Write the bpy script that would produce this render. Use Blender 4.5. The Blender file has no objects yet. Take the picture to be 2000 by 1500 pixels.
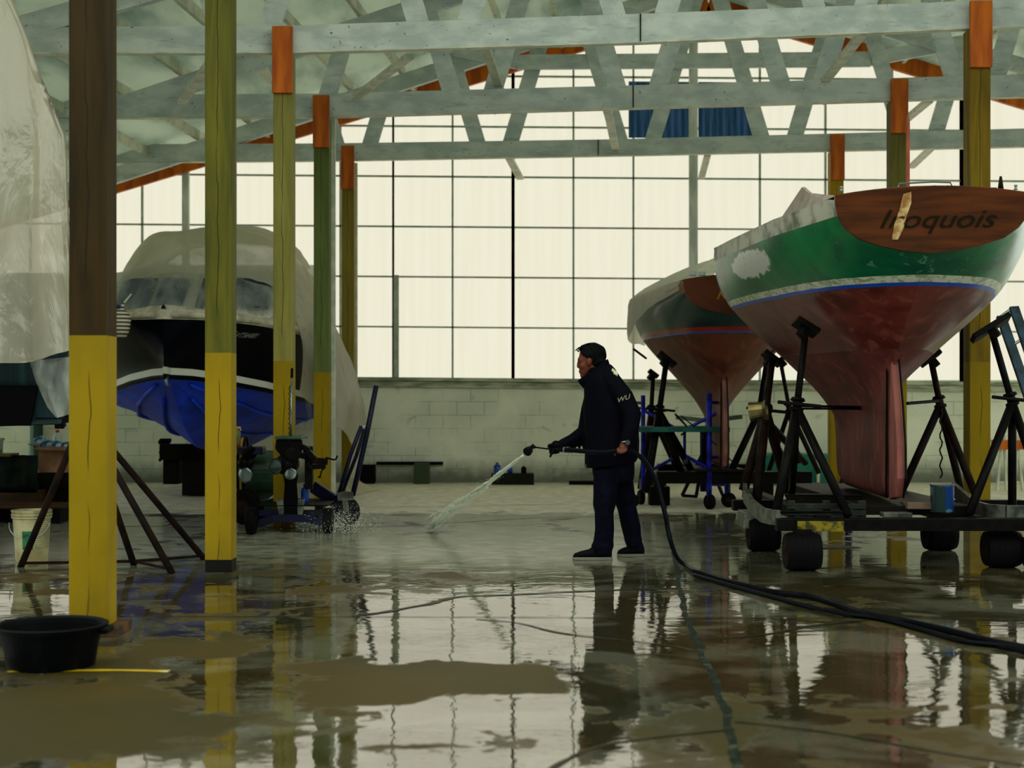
import bpy, math, random
from mathutils import Vector, Matrix, noise
PI = math.pi
rnd = random.Random(7)
SC = bpy.context.scene
COL = SC.collection
# ------------------------------------------------------------ camera, world, exposure
F, HZ, CH = 2800.0, 778.0, 1.25          # focal length in px, horizon row, camera height
cam_d = bpy.data.cameras.new('camera'); cam = bpy.data.objects.new('camera', cam_d); COL.objects.link(cam)
cam.location = (0, 0, CH); cam.rotation_euler = (PI / 2, 0, 0)
cam_d.sensor_width = 36; cam_d.lens = F / 2000 * 36; cam_d.shift_y = (HZ - 750) / 2000
cam_d.clip_end = 200
cam_d.dof.use_dof = True; cam_d.dof.focus_distance = 11.3; cam_d.dof.aperture_fstop = 2.2
SC.camera = cam
w = bpy.data.worlds.new('world'); SC.world = w; w.use_nodes = True
bg = w.node_tree.nodes['Background']
bg.inputs[0].default_value = (0.76, 0.82, 0.72, 1); bg.inputs[1].default_value = 2.3
SC.view_settings.view_transform = 'Standard'; SC.view_settings.look = 'None'
SC.view_settings.exposure = 0.0; SC.view_settings.gamma = 1.0
PANE = (0.86, 0.83, 0.66); PANE_S = 1.02

def P(px, py, d): return Vector(((px - 1000) * d / F, d, CH + (HZ - py) * d / F))
def G(px, py):
    d = CH * F / (py - HZ); return Vector(((px - 1000) * d / F, d, 0))

# ------------------------------------------------------------ mesh helper
class M:
    def __init__(s): s.v = []; s.f = []; s.m = []
    def add(s, vs, fs, mi=0):
        o = len(s.v); s.v += [Vector(v) for v in vs]
        for f in fs: s.f.append([o + i for i in f]); s.m.append(mi)
    def box(s, c, d, R=None, mi=0):
        c = Vector(c); vs = []
        for z in (-1, 1):
            for x, y in ((-1, -1), (1, -1), (1, 1), (-1, 1)):
                p = Vector((x * d[0] / 2, y * d[1] / 2, z * d[2] / 2))
                vs.append(c + (R @ p if R else p))
        s.add(vs, [(3, 2, 1, 0), (4, 5, 6, 7), (0, 1, 5, 4), (1, 2, 6, 5), (2, 3, 7, 6), (3, 0, 4, 7)], mi); return s
    def bb(s, a, b, mi=0):
        a, b = Vector(a), Vector(b)
        return s.box((a + b) / 2, [abs(b[i] - a[i]) for i in range(3)], None, mi)
    def bar(s, a, b, w, h, up=(0, 0, 1), mi=0):
        a, b = Vector(a), Vector(b); y = (b - a); L = y.length; y.normalize()
        u = Vector(up)
        if abs(y.dot(u)) > .98: u = Vector((0, 1, 0))
        x = y.cross(u).normalized(); z = x.cross(y)
        return s.box((a + b) / 2, (w, L, h), Matrix((x, y, z)).transposed(), mi)
    def tube(s, pts, r, n=8, caps=True, mi=0, close=False):
        pts = [Vector(p) for p in pts]; k = len(pts)
        rs = r if isinstance(r, (list, tuple)) else [r] * k
        t0 = (pts[1] - pts[0]).normalized()
        a = t0.orthogonal().normalized(); vs = []
        for i, p in enumerate(pts):
            if close: t = pts[(i + 1) % k] - pts[i - 1]
            else: t = pts[min(i + 1, k - 1)] - pts[max(i - 1, 0)]
            t.normalize(); a = (a - t * a.dot(t)).normalized(); b = t.cross(a)
            for j in range(n):
                q = 2 * PI * j / n; vs.append(p + (a * math.cos(q) + b * math.sin(q)) * rs[i])
        fs = [(i * n + j, i * n + (j + 1) % n, ((i + 1) % k) * n + (j + 1) % n, ((i + 1) % k) * n + j) for i in range(k if close else k - 1) for j in range(n)]
        if caps and not close: fs += [tuple(range(n))[::-1], tuple((k - 1) * n + j for j in range(n))]
        s.add(vs, fs, mi); return s
    def cap(s, pts, rs, n=14):
        # rounded limb
        pts = [Vector(p) for p in pts]
        a, b = pts[0] - pts[1], pts[-1] - pts[-2]; a.normalize(); b.normalize()
        P2, R2 = [], []
        for q in (85, 60, 30): P2.append(pts[0] + a * rs[0] * math.sin(math.radians(q))); R2.append(rs[0] * math.cos(math.radians(q)))
        P2 += pts; R2 += list(rs)
        for q in (30, 60, 85): P2.append(pts[-1] + b * rs[-1] * math.sin(math.radians(q))); R2.append(rs[-1] * math.cos(math.radians(q)))
        return s.tube(P2, R2, n)
    def lathe(s, prof, o=(0, 0, 0), ax=(0, 0, 1), n=24, mi=0):
        o = Vector(o); z = Vector(ax).normalized(); x = z.orthogonal().normalized(); y = z.cross(x); vs = []
        for r, h in prof:
            for j in range(n):
                q = 2 * PI * j / n; vs.append(o + z * h + (x * math.cos(q) + y * math.sin(q)) * max(r, 1e-4))
        k = len(prof)
        fs = [(i * n + j, i * n + (j + 1) % n, (i + 1) * n + (j + 1) % n, (i + 1) * n + j) for i in range(k - 1) for j in range(n)]
        fs += [tuple(range(n))[::-1], tuple((k - 1) * n + j for j in range(n))]
        s.add(vs, fs, mi); return s
    def ell(s, c, r, n=20, m=12, R=None, mi=0):
        c = Vector(c); vs = []
        for i in range(m + 1):
            t = PI * (i + .02) / (m + .04)
            for j in range(n):
                q = 2 * PI * j / n; p = Vector((r[0] * math.sin(t) * math.cos(q), r[1] * math.sin(t) * math.sin(q), r[2] * math.cos(t)))
                vs.append(c + (R @ p if R else p))
        fs = [(i * n + j, (i + 1) * n + j, (i + 1) * n + (j + 1) % n, i * n + (j + 1) % n) for i in range(m) for j in range(n)]
        fs += [tuple(range(n)), tuple(m * n + j for j in range(n))[::-1]]
        s.add(vs, fs, mi); return s
    def loft(s, rings, caps=True, mi=0, closed=True, mis=None):
        n = len(rings[0]); vs = [p for r in rings for p in r]; k = len(rings)
        o = len(s.v); s.v += [Vector(v) for v in vs]
        for i in range(k - 1):
            for j in range(n if closed else n - 1):
                s.f.append([o + i * n + j, o + i * n + (j + 1) % n, o + (i + 1) * n + (j + 1) % n, o + (i + 1) * n + j])
                s.m.append(mis[j] if mis else mi)
        if caps and closed:
            s.f.append([o + j for j in range(n)][::-1]); s.m.append(mi)
            s.f.append([o + (k - 1) * n + j for j in range(n)]); s.m.append(mi)
        return s
    def poly(s, pts, off, mi=0):
        # prism: outline pts extruded by vector off
        n = len(pts); off = Vector(off); a = [Vector(p) for p in pts]
        s.add(a + [p + off for p in a], [tuple(range(n))[::-1], tuple(range(n, 2 * n))] + [(i, (i + 1) % n, n + (i + 1) % n, n + i) for i in range(n)], mi); return s

def wloc(o):
    l = Vector((0, 0, 0))
    while o: l += o.location; o = o.parent
    return l
def build(name, mm, mats, parent=None, smooth=False, bevel=0, label=None, loc=None, remesh=0, sm=0, sub=0, solid=0):
    me = bpy.data.meshes.new(name)
    if parent: base = wloc(parent)
    elif loc is not None: base = Vector(loc)
    else:
        xs = [v.x for v in mm.v]; ys = [v.y for v in mm.v]; zs = [v.z for v in mm.v]
        base = Vector(((min(xs) + max(xs)) / 2, (min(ys) + max(ys)) / 2, min(zs)))
    me.from_pydata([v - base for v in mm.v], [], mm.f)
    if not isinstance(mats, (list, tuple)): mats = [mats]
    for m_ in mats: me.materials.append(m_)
    me.polygons.foreach_set('material_index', mm.m)
    if smooth: me.polygons.foreach_set('use_smooth', [True] * len(me.polygons))
    me.update(); me.validate()
    o = bpy.data.objects.new(name, me); COL.objects.link(o)
    if remesh:
        r = o.modifiers.new('r', 'REMESH'); r.mode = 'VOXEL'; r.voxel_size = remesh; r.use_smooth_shade = True
        if sm: q = o.modifiers.new('s', 'SMOOTH'); q.iterations = sm; q.factor = .6
        dg = bpy.context.evaluated_depsgraph_get()
        nm = bpy.data.meshes.new_from_object(o.evaluated_get(dg)); o.modifiers.clear(); o.data = nm
        if not nm.materials: nm.materials.append(mats[0])
    if sub: q = o.modifiers.new('sub', 'SUBSURF'); q.levels = q.render_levels = sub
    if solid: q = o.modifiers.new('sol', 'SOLIDIFY'); q.thickness = solid; q.offset = 0
    if bevel:
        b = o.modifiers.new('b', 'BEVEL'); b.width = bevel; b.segments = 2; b.limit_method = 'ANGLE'; b.angle_limit = math.radians(40)
    if parent: o.parent = parent; o.location = (0, 0, 0)
    else: o.location = base
    if label: o['label'] = label
    return o
def tag(o, label, cat, group=None, kind=None):
    o['label'] = label; o['category'] = cat
    if group: o['group'] = group
    if kind: o['kind'] = kind
    return o
def thing(name, label, cat, loc, group=None):
    o = bpy.data.objects.new(name, None); COL.objects.link(o); o.location = loc; o.empty_display_size = .2
    return tag(o, label, cat, group)
def struct(name, mm, mats, parent=None, **k):
    o = build(name, mm, mats, parent, **k)
    if not parent: o['kind'] = 'structure'
    return o

# ------------------------------------------------------------ materials
def lin(c):
    return tuple(((x / 255) / 12.92 if x <= 10 else (((x / 255) + .055) / 1.055) ** 2.4) for x in c) + (1,)
class NT:
    def __init__(s, name):
        s.m = bpy.data.materials.new(name); s.m.use_nodes = True; s.t = s.m.node_tree; s.n = s.t.nodes; s.n.clear()
        s.out = s.n.new('ShaderNodeOutputMaterial'); s.co = None
    def new(s, t, **k):
        x = s.n.new('ShaderNode' + t)
        for a, b in k.items():
            if hasattr(x, a): setattr(x, a, b)
            else: s.set(x.inputs[a], b)
        return x
    def set(s, sock, v):
        if hasattr(v, 'is_output') or isinstance(v, bpy.types.NodeSocket): s.t.links.new(v, sock)
        else: sock.default_value = v
    def coord(s):
        if not s.co: s.co = s.new('TexCoord').outputs['Object']
        return s.co
    def math(s, op, a, b=0, c=None, clamp=False):
        x = s.n.new('ShaderNodeMath'); x.operation = op; x.use_clamp = clamp
        s.set(x.inputs[0], a); s.set(x.inputs[1], b)
        if c is not None: s.set(x.inputs[2], c)
        return x.outputs[0]
    def noise(s, scale, detail=3, stretch=None, dist=0, rough=.55):
        v = s.coord()
        if stretch:
            mp = s.n.new('ShaderNodeMapping'); s.t.links.new(v, mp.inputs[0]); mp.inputs[3].default_value = stretch; v = mp.outputs[0]
        x = s.n.new('ShaderNodeTexNoise'); s.t.links.new(v, x.inputs['Vector'])
        x.inputs['Scale'].default_value = scale; x.inputs['Detail'].default_value = detail; x.inputs['Distortion'].default_value = dist; x.inputs['Roughness'].default_value = rough
        return x.outputs['Fac']
    def ramp(s, v, a, b):
        x = s.n.new('ShaderNodeMapRange'); x.interpolation_type = 'SMOOTHSTEP'
        s.set(x.inputs[0], v); s.set(x.inputs[1], a); s.set(x.inputs[2], b); return x.outputs[0]
    def mix(s, f, a, b):
        x = s.n.new('ShaderNodeMix'); x.data_type = 'RGBA'
        s.set(x.inputs[0], f); s.set(x.inputs[6], a); s.set(x.inputs[7], b); return x.outputs[2]
    def xyz(s):
        x = s.n.new('ShaderNodeSeparateXYZ'); s.t.links.new(s.coord(), x.inputs[0]); return x.outputs
    def bump(s, h, st, d=.01):
        x = s.n.new('ShaderNodeBump'); s.set(x.inputs['Height'], h); s.set(x.inputs['Strength'], st); x.inputs['Distance'].default_value = d; return x.outputs[0]
    def bsdf(s, col, rough=.6, metal=0, normal=None, **k):
        x = s.n.new('ShaderNodeBsdfPrincipled'); s.set(x.inputs['Base Color'], col); s.set(x.inputs['Roughness'], rough); s.set(x.inputs['Metallic'], metal)
        if normal: s.set(x.inputs['Normal'], normal)
        for a, b in k.items(): s.set(x.inputs[a], b)
        return x.outputs[0]
    def fin(s, sh): s.t.links.new(sh, s.out.inputs[0]); return s.m

def mat(name, c, rough=.6, metal=0, c2=None, sc=4, stretch=None, lo=.35, hi=.65, bump=.15, bsc=None, **k):
    t = NT(name); c = lin(c)
    if c2: col = t.mix(t.ramp(t.noise(sc, 5, stretch), lo, hi), c, lin(c2))
    else: col = c
    nrm = t.bump(t.noise(bsc or sc * 4, 4, stretch), bump, .01) if bump else None
    if metal < .5: k.setdefault('Specular IOR Level', .06 if max(c[:3]) < .02 else .25)
    return t.fin(t.bsdf(col, rough, metal, nrm, **k))

def post_mat(name, zy, low=(150, 124, 8), up=(100, 98, 30), up2=(64, 70, 18), dark_base=0):
    t = NT(name); z = t.xyz()[2]
    g = t.noise(9, 6, (1, 1, .09), .6); wood = t.mix(t.ramp(g, .3, .7), lin(up), lin(up2))
    knot = t.noise(2.3, 3, (1.2, 1.2, .5), 1.5)
    wood = t.mix(t.ramp(knot, .62, .74), wood, lin((48, 44, 14)))
    wob = t.math('MULTIPLY', t.math('SUBTRACT', t.noise(1.2, 4), .5), .13)
    cx = t.math('ABSOLUTE', t.math('ADD', t.xyz()[0], wob))
    cr = t.math('MULTIPLY', t.math('SUBTRACT', 1, t.ramp(cx, .001, .005)), t.ramp(t.noise(.9, 2), .42, .5))
    yel = t.mix(t.ramp(t.noise(3, 6, (1, 1, .4)), .35, .75), lin(low), lin((low[0] * .8, low[1] * .8, 8)))
    c = t.mix(t.math('GREATER_THAN', z, zy), yel, wood)
    c = t.mix(t.math('MULTIPLY', cr, .75), c, lin((20, 20, 8)))
    if dark_base: c = t.mix(t.math('LESS_THAN', z, dark_base), c, lin((10, 10, 6)))
    b = t.bump(t.math('ADD', t.math('MULTIPLY', g, .4), t.math('MULTIPLY', cr, -1)), .5, .01)
    return t.fin(t.bsdf(c, .65, 0, b, **{'Specular IOR Level': .15}))
def white_timber():
    t = NT('white_painted_timber'); c = t.mix(t.ramp(t.noise(3, 5, (1, 1, 2)), .35, .65), lin((206, 214, 206)), lin((176, 187, 182)))
    g = t.noise(26, 3, (1, 1, 1), .3); c = t.mix(t.math('MULTIPLY', t.ramp(g, .68, .73), .8), c, lin((60, 64, 58)))
    st = t.noise(7, 5, (.5, 1, 4), .3); c = t.mix(t.math('MULTIPLY', t.ramp(st, .6, .7), .35), c, lin((110, 118, 106)))
    return t.fin(t.bsdf(c, .55, 0, t.bump(st, .25, .01), **{'Specular IOR Level': .25}))
white_wood = white_timber()
pale_wood = mat('cream_painted_timber', (215, 215, 190), .55, c2=(180, 185, 165), sc=5)
def roof_mat():  # translucency is added so daylight from above brightens roof and room
    t = NT('pale_roof_added_translucency'); c = t.mix(t.ramp(t.noise(1.6, 4, (1, .3, 1)), .4, .72), lin((222, 228, 216)), lin((150, 168, 160)))
    a = t.new('BsdfDiffuse', Color=c).outputs[0]; b = t.new('BsdfTranslucent', Color=c).outputs[0]
    m1 = t.new('MixShader'); t.set(m1.inputs[0], .36); t.t.links.new(a, m1.inputs[1]); t.t.links.new(b, m1.inputs[2]); return t.fin(m1.outputs[0])
deck_mat = roof_mat()
orange_wood = mat('orange_fresh_timber', (205, 104, 12), .6, c2=(160, 72, 6), sc=8, stretch=(1, 1, .15), bump=.2)
black_metal = mat('black_painted_steel', (7, 8, 9), .45, .1, c2=(16, 13, 11), sc=14, bump=.1)
rust_metal = mat('rusty_dark_steel', (16, 14, 14), .6, .1, c2=(38, 22, 14), sc=9, bump=.2)
blue_metal = mat('blue_painted_steel', (26, 40, 190), .4, .1, c2=(10, 16, 90), sc=12)
navy_metal = mat('dark_blue_steel', (8, 12, 56), .45, .1, c2=(5, 7, 22), sc=12)
teal_wood = mat('teal_painted_plank', (20, 95, 82), .6, c2=(12, 60, 60), sc=6)
rubber = mat('black_rubber', (6, 6, 7), .6, bump=.3, sc=40)
steel = mat('bare_steel', (130, 142, 140), .32, .9, bump=.05)
chrome = mat('chrome', (200, 205, 205), .12, 1, bump=0)
galv = mat('weathered_aluminium', (120, 124, 112), .45, .6, c2=(60, 64, 58), sc=10)
dark_wood = mat('dark_wet_timber', (24, 20, 15), .5, c2=(10, 10, 9), sc=6, stretch=(.3, 1, 1))
brown_wood = mat('brown_timber', (92, 54, 14), .6, c2=(42, 28, 10), sc=6, stretch=(.3, 1, 1))
skin = mat('skin', (96, 46, 28), .5, bump=.05)
hair_mat = mat('black_hair', (5, 6, 9), .5, bump=.5, sc=60, stretch=(1, 1, .3))
cloth = mat('navy_jacket_cloth', (3, 3, 12), .75, bump=.35, sc=9)
denim = mat('dark_denim', (6, 8, 26), .8, c2=(3, 4, 12), sc=20, bump=.3)
glove_mat = mat('black_glove', (4, 4, 7), .6, bump=.2)
shoe_mat = mat('dark_shoe', (6, 7, 16), .6, bump=.2)
sole_mat = mat('grey_sole', (110, 110, 96), .7)
tape_mat = mat('reflective_print', (200, 200, 160), .4)
green_metal = mat('grey_green_enamel', (58, 88, 68), .4, .1, c2=(36, 60, 48), sc=5)
yellow_band = mat('yellow_hose', (170, 140, 20), .5)
cardboard = mat('cardboard', (172, 128, 98), .8, c2=(140, 100, 72), sc=4)
crack_mat = mat('dark_wet_crack', (20, 24, 18), .35, c2=(46, 44, 26), sc=7, bump=.6)
trench_mat = mat('green_joint_filler', (16, 26, 20), .4, c2=(70, 74, 54), sc=14, lo=.5, hi=.75, bump=.8)

def sheet_mat(name, c, transp, trl=.5, sc=3, rough=.25, bump=.5):
    t = NT(name); c = lin(c)
    f = t.noise(sc, 5, (1.3, 1.3, .5), .5)
    b = t.bump(f, bump, .06)
    d = t.new('BsdfDiffuse', Color=c, Normal=b).outputs[0]; tr = t.new('BsdfTranslucent', Color=c, Normal=b).outputs[0]
    g = t.new('BsdfGlossy', Color=(1, 1, 1, 1), Roughness=rough, Normal=b).outputs[0]
    m1 = t.new('MixShader'); t.set(m1.inputs[0], trl); t.t.links.new(d, m1.inputs[1]); t.t.links.new(tr, m1.inputs[2])
    m2 = t.new('MixShader'); t.set(m2.inputs[0], .07); t.t.links.new(m1.outputs[0], m2.inputs[1]); t.t.links.new(g, m2.inputs[2])
    m3 = t.new('MixShader'); t.set(m3.inputs[0], t.math('MULTIPLY', t.ramp(f, .2, .8), transp * 1.6, clamp=True)); t.t.links.new(m2.outputs[0], m3.inputs[1])
    t.t.links.new(t.new('BsdfTransparent').outputs[0], m3.inputs[2])
    return t.fin(m3.outputs[0])

def pane_mat():
    t = NT('frosted_daylit_pane')
    n = t.noise(3, 2, (4, 1, .15)); c = t.mix(t.ramp(n, .2, .8), tuple(PANE) + (1,), (PANE[0] * .96, PANE[1] * .96, PANE[2] * .94, 1))
    e = t.new('Emission', Color=c, Strength=PANE_S); return t.fin(e.outputs[0])
pane = pane_mat()

# floor: wet concrete with puddles
def floor_mat():
    t = NT('wet_concrete'); X, Y, Z = t.xyz()
    base = t.noise(.75, 4, (1, 1.1, 1), .35, .5); base2 = t.noise(3.1, 5, None, .8)
    lv = t.math('ADD', base, t.math('MULTIPLY', t.math('SUBTRACT', base2, .5), .62))
    dry = [(820, 1330, 300, 52, .55), (120, 1390, 330, 105, .5), (350, 1280, 160, 45, .4), (1350, 1410, 110, 80, .3), (870, 1410, 60, 12, .3), (1130, 1392, 80, 18, .3),
           (1700, 1440, 330, 40, .22), (640, 1140, 110, 12, .3), (560, 1118, 200, 10, .22), (780, 1465, 250, 22, .25), (420, 1400, 120, 40, .2), (60, 1160, 80, 10, .25), (1150, 1245, 180, 9, .15), (240,1155,60,8,.3)]
    wet = [(1600, 1290, 330, 80, .45), (950, 1245, 420, 45, .5), (950, 1435, 260, 38, .4), (1150, 1330, 190, 60, .4), (500, 1330, 60, 55, .35), (1700, 1120, 420, 55, .35), (1800, 1360, 260, 35, .3), (600, 1230, 200, 25, .2), (450, 1470, 170, 30, .3), (250, 1180, 350, 14, .25), (800, 1075, 500, 40, .3)]
    wx = t.math('MULTIPLY', t.math('SUBTRACT', t.noise(.9, 5, None, .6), .5), 1.6); wy = t.math('MULTIPLY', t.math('SUBTRACT', t.noise(1.0, 5, (1, 1, 1), 1.2), .5), 2.0)
    XX = t.math('ADD', X, wx); YY = t.math('ADD', Y, wy)
    for lst, sg in ((dry, -1), (wet, 1)):
        for px, py, rx, ry, a in lst:
            c = G(px, py); r1 = rx * c.y / F; r2 = abs(G(px, py - ry).y - G(px, min(py + ry, 2000)).y) / 2
            dx = t.math('DIVIDE', t.math('SUBTRACT', XX, c.x), r1); dy = t.math('DIVIDE', t.math('SUBTRACT', YY, c.y), r2)
            q = t.math('SUBTRACT', 1, t.math('ADD', t.math('MULTIPLY', dx, dx), t.math('MULTIPLY', dy, dy)), clamp=True)
            lv = t.math('ADD', lv, t.math('MULTIPLY', q, sg * a))
    edge = t.math('ADD', Y, t.math('MULTIPLY', t.math('SUBTRACT', base2, .5), 2.2))
    far = t.ramp(edge, 15.2, 15.9)                       # dry, pale concrete towards the wall
    wetm = t.ramp(lv, .385, .42)
    damp = t.ramp(lv, .27, .40)
    big = t.noise(.5, 4); grit = t.noise(38, 4); mid = t.noise(6, 5)
    tan = t.mix(t.ramp(big, .35, .65), lin((70, 55, 18)), lin((52, 49, 25)))
    tan = t.mix(t.math('MULTIPLY', mid, .5), tan, lin((40, 37, 20)))
    pale = t.mix(t.ramp(mid, .3, .7), lin((214, 208, 184)), lin((176, 172, 146)))
    col = t.mix(far, tan, pale)
    nd = t.bump(grit, .3, .004)
    rdry = t.math('ADD', t.math('MULTIPLY', damp, -.14), t.math('ADD', .50, t.math('MULTIPLY', far, .25)))
    sd = t.bsdf(col, rdry, 0, nd, IOR=1.45, **{'Specular IOR Level': t.math('ADD', .12, t.math('MULTIPLY', damp, .5))})
    # water: calm near, ruffled where the jet has been falling
    ruff = t.math('MULTIPLY', t.math('MULTIPLY', t.ramp(t.math('ADD', Y, t.math('MULTIPLY', base2, 1.5)), 10.6, 12.6), t.math('SUBTRACT', 1, t.math('MULTIPLY', t.ramp(X, .9, 1.9), .8))), .9)
    r1 = t.noise(1.6, 3, (.8, 1.2, 1), .9); r2 = t.noise(7, 3, (1, 1.6, 1), .5); r3 = t.noise(30, 4, (1, 1.5, 1))
    h = t.math('ADD', t.math('MULTIPLY', r1, .8), t.math('ADD', t.math('MULTIPLY', r2, .13), t.math('MULTIPLY', t.math('MULTIPLY', r3, t.math('ADD', ruff, .02)), .34)))
    nw = t.bump(h, .36, .012)
    wc = t.mix(t.math('MULTIPLY', t.ramp(t.noise(1.7, 5, None, .7), .45, .62), .30), t.mix(.5, lin((34, 36, 28)), tan), lin((128, 128, 110))); wc = t.mix(t.math('MULTIPLY', ruff, .95), wc, t.mix(t.ramp(mid, .35, .7), lin((168, 168, 146)), lin((96, 98, 78))))
    sw = t.bsdf(wc, t.math('ADD', t.math('ADD', .02, t.math('MULTIPLY', t.ramp(mid, .45, .65), .02)), t.math('MULTIPLY', ruff, .15)), 0, nw, IOR=5.0)
    ms = t.new('MixShader'); t.set(ms.inputs[0], t.math('MULTIPLY', wetm, t.math('SUBTRACT', 1, far)))
    t.t.links.new(sd, ms.inputs[1]); t.t.links.new(sw, ms.inputs[2])
    return t.fin(ms.outputs[0])

# ------------------------------------------------------------ shell
WY = 21.3                                                  # the glazed end wall
struct('floor', M().bb((-16, -3, -.2), (14, WY + .4, 0)), floor_mat(), loc=(0, 0, 0))
TILT = .008
def W(px, py, d=WY): return P(px, py + (px - 1100) * TILT, d)    # the whole grid sags to the right a little
def block_mat():
    t = NT('white_painted_blocks'); X, Y, Z = t.xyz()
    cb = t.new('CombineXYZ'); t.set(cb.inputs[0], X); t.set(cb.inputs[1], Z)
    b = t.n.new('ShaderNodeTexBrick'); t.t.links.new(cb.outputs[0], b.inputs[0])
    b.inputs['Scale'].default_value = 1; b.inputs['Brick Width'].default_value = .41; b.inputs['Row Height'].default_value = .2; b.inputs['Mortar Size'].default_value = .005
    b.inputs['Color1'].default_value = (1, 1, 1, 1); b.inputs['Color2'].default_value = (.93, .93, .93, 1); b.inputs['Mortar'].default_value = (0, 0, 0, 1)
    n1 = t.noise(1.3, 6, None, .4); n2 = t.noise(5, 5)
    c = t.mix(t.ramp(n1, .3, .7), lin((236, 236, 214)), lin((212, 216, 194)))
    mort = t.math('MULTIPLY', t.math('SUBTRACT', 1, t.math('MULTIPLY', b.outputs['Color'], 1)), t.ramp(n1, .42, .62))
    c = t.mix(t.math('MULTIPLY', mort, .55), c, lin((70, 84, 66)))
    st = t.math('MULTIPLY', t.ramp(t.noise(2.6, 5, (1, 1, 1.3), .6), .62, .72), .35)
    c = t.mix(st, c, lin((60, 104, 84)))
    low = t.math('MULTIPLY', t.math('SUBTRACT', 1, t.ramp(t.math('ADD', Z, t.math('MULTIPLY', n2, .28)), .18, .55)), .8)
    c = t.mix(low, c, lin((34, 44, 28)))
    return t.fin(t.bsdf(c, .75, 0, t.bump(t.math('ADD', t.math('MULTIPLY', mort, -1), n2), .3, .01)))
struct('wall_back', M().bb((-13, WY, 0), (11, WY + .3, 1.52)), block_mat(), loc=(0, WY, 0))
added_wall_mat = mat('dim_added_wall', (84, 88, 76), .8, c2=(60, 64, 54), sc=1)  # dim unseen walls, added to hold back low daylight
struct('added_wall_front', M().bb((-16, -3.3, 0), (14, -3, 4.6)), added_wall_mat)  # added behind the camera to shape the daylight
struct('added_wall_left', M().bb((-16.3, -3, 0), (-16, 13, 4.2)), added_wall_mat)
struct('added_wall_right', M().bb((14, -3, 0), (14.3, 13, 3.4)), added_wall_mat)
sill_mat = mat('weathered_sill', (190, 190, 166), .7, c2=(120, 134, 106), sc=7, stretch=(.4, 1, 2))
struct('trim_1', M().bar(W(-700, 743), W(2400, 743), .18, .05).bar(W(-700, 753), W(2400, 753), .10, .09), sill_mat)
RS = .305
def ridge(d): return 1.07 + .0857 * d
def roofz(x, d): return 7.2 - RS * abs(x - ridge(d))
# mullion columns and rows of the glazing, split into windows by the thick posts
VX = [-180, -60, 60, 165, 278, 363, 460, 562, 665, 768, 884, 1002, 1120, 1237, 1355, 1484, 1612, 1742, 1878, 2015, 2150]
RY = [-46, 52, 150, 249, 347, 445, 543, 641, 741]
frame_mat = mat('grey_glazing_bars', (176, 186, 166), .6, c2=(150, 160, 145), sc=6)
cuts = [(0, 5), (5, 9), (9, 11), (11, 14), (14, 18), (18, 20)]
def topz(px): return roofz(W(px, 0).x, WY) - .10
for i, (a, b) in enumerate(cuts):
    m = M(); g = M()
    xs = VX[a:b + 1]
    if xs[0] < W(0, 0).x * 0 + 1385 < xs[-1]: xs = sorted(xs + [1385])
    top = [W(x, 0, WY + .04) for x in xs]
    for p, x in zip(top, xs): p.z = max(topz(x), 1.6)
    bot = [W(x, 741, WY + .04) for x in xs]
    g.poly(bot + top[::-1], (0, .02, 0))
    for x in VX[a:b + 1]:
        q0 = W(x, 741, WY); q1 = Vector((q0.x, WY, topz(x)))
        if x not in (363, 1355) and q1.z > q0.z: m.bar(q0, q1, .028 if x not in (1002, 1878) else .05, .05, up=(0, 1, 0))
    for y in RY:
        # clip the rail at the roof slope
        pts = [W(VX[a] + (VX[b] - VX[a]) * k / 40, y, WY) for k in range(41)]
        ok = [p for p in pts if p.z < roofz(p.x, WY) - .08]
        if len(ok) > 1: m.bar(ok[0], ok[-1], .05, .024)
    o = struct('window_%d' % (i + 1), m, frame_mat)
    build('glass_pane', g, pane, o)
pw = mat('weathered_white_post', (222, 226, 214), .65, c2=(176, 184, 174), sc=8, stretch=(1, 1, .2))
for n_, x, wd in ((2, 363, .10), (3, 1354, .125)):
    q = W(x, 745, WY - .06); struct('trim_%d' % n_, M().bar(q, (q.x, q.y, topz(x)), wd, .08, up=(0, 1, 0)), pw)
q = W(774, 741, WY - .05); struct('trim_4', M().bar(q, W(774, 540, WY - .05), .075, .05, up=(0, 1, 0)), frame_mat)
# roof deck: two slopes
def roofpt(x, d, up=0): return Vector((x, d, roofz(x, d) + up))
rm = M()
for sgn, ex in ((-1, -13), (1, 13)):
    a0, a1 = Vector((ridge(10.8), 10.8, 7.2)), Vector((ridge(WY + .5), WY + .5, 7.2))
    b0, b1 = roofpt(ex, 10.8), roofpt(ex, WY + .5)
    rm.poly([a0, a1, b1, b0], (0, 0, .08))
struct('ceiling', rm, deck_mat)
# end-wall rafters (raw orange timber) and dark flashing
for n_, (xa, xb) in ((5, (-9.5, 2.9)), (6, (2.9, 9.5))):
    p, q = roofpt(xa, WY - .12, -.13), roofpt(xb, WY - .12, -.13)
    struct('trim_%d' % n_, M().bar(p, q, .08, .24), orange_wood)
dk = mat('dark_blue_grey_flashing', (52, 72, 82), .5, .2)
# blue corrugated sheet standing outside behind the top panes
bl = mat('blue_corrugated_sheet', (70, 112, 168), .5, c2=(40, 84, 130), sc=8, stretch=(3, 1, .2))
for k, (x0, x1) in enumerate(((1228, 1345), (1364, 1471))):
    m = M(); n = 44
    rows = []
    for z_ in (268, 213, 158):
        rows.append([W(x0 + (x1 - x0) * j / n, z_, WY - .07 + .018 * math.sin(j * 1.15)) for j in range(n + 1)])
    m.loft(rows, closed=False)
    o = build('corrugated_sheet', m, bl, solid=.006)
    tag(o, 'blue corrugated sheet hung over the upper panes, %s of the thick white post' % ('left' if k == 0 else 'right'), 'panel', 'blue sheets on the window wall')

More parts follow.
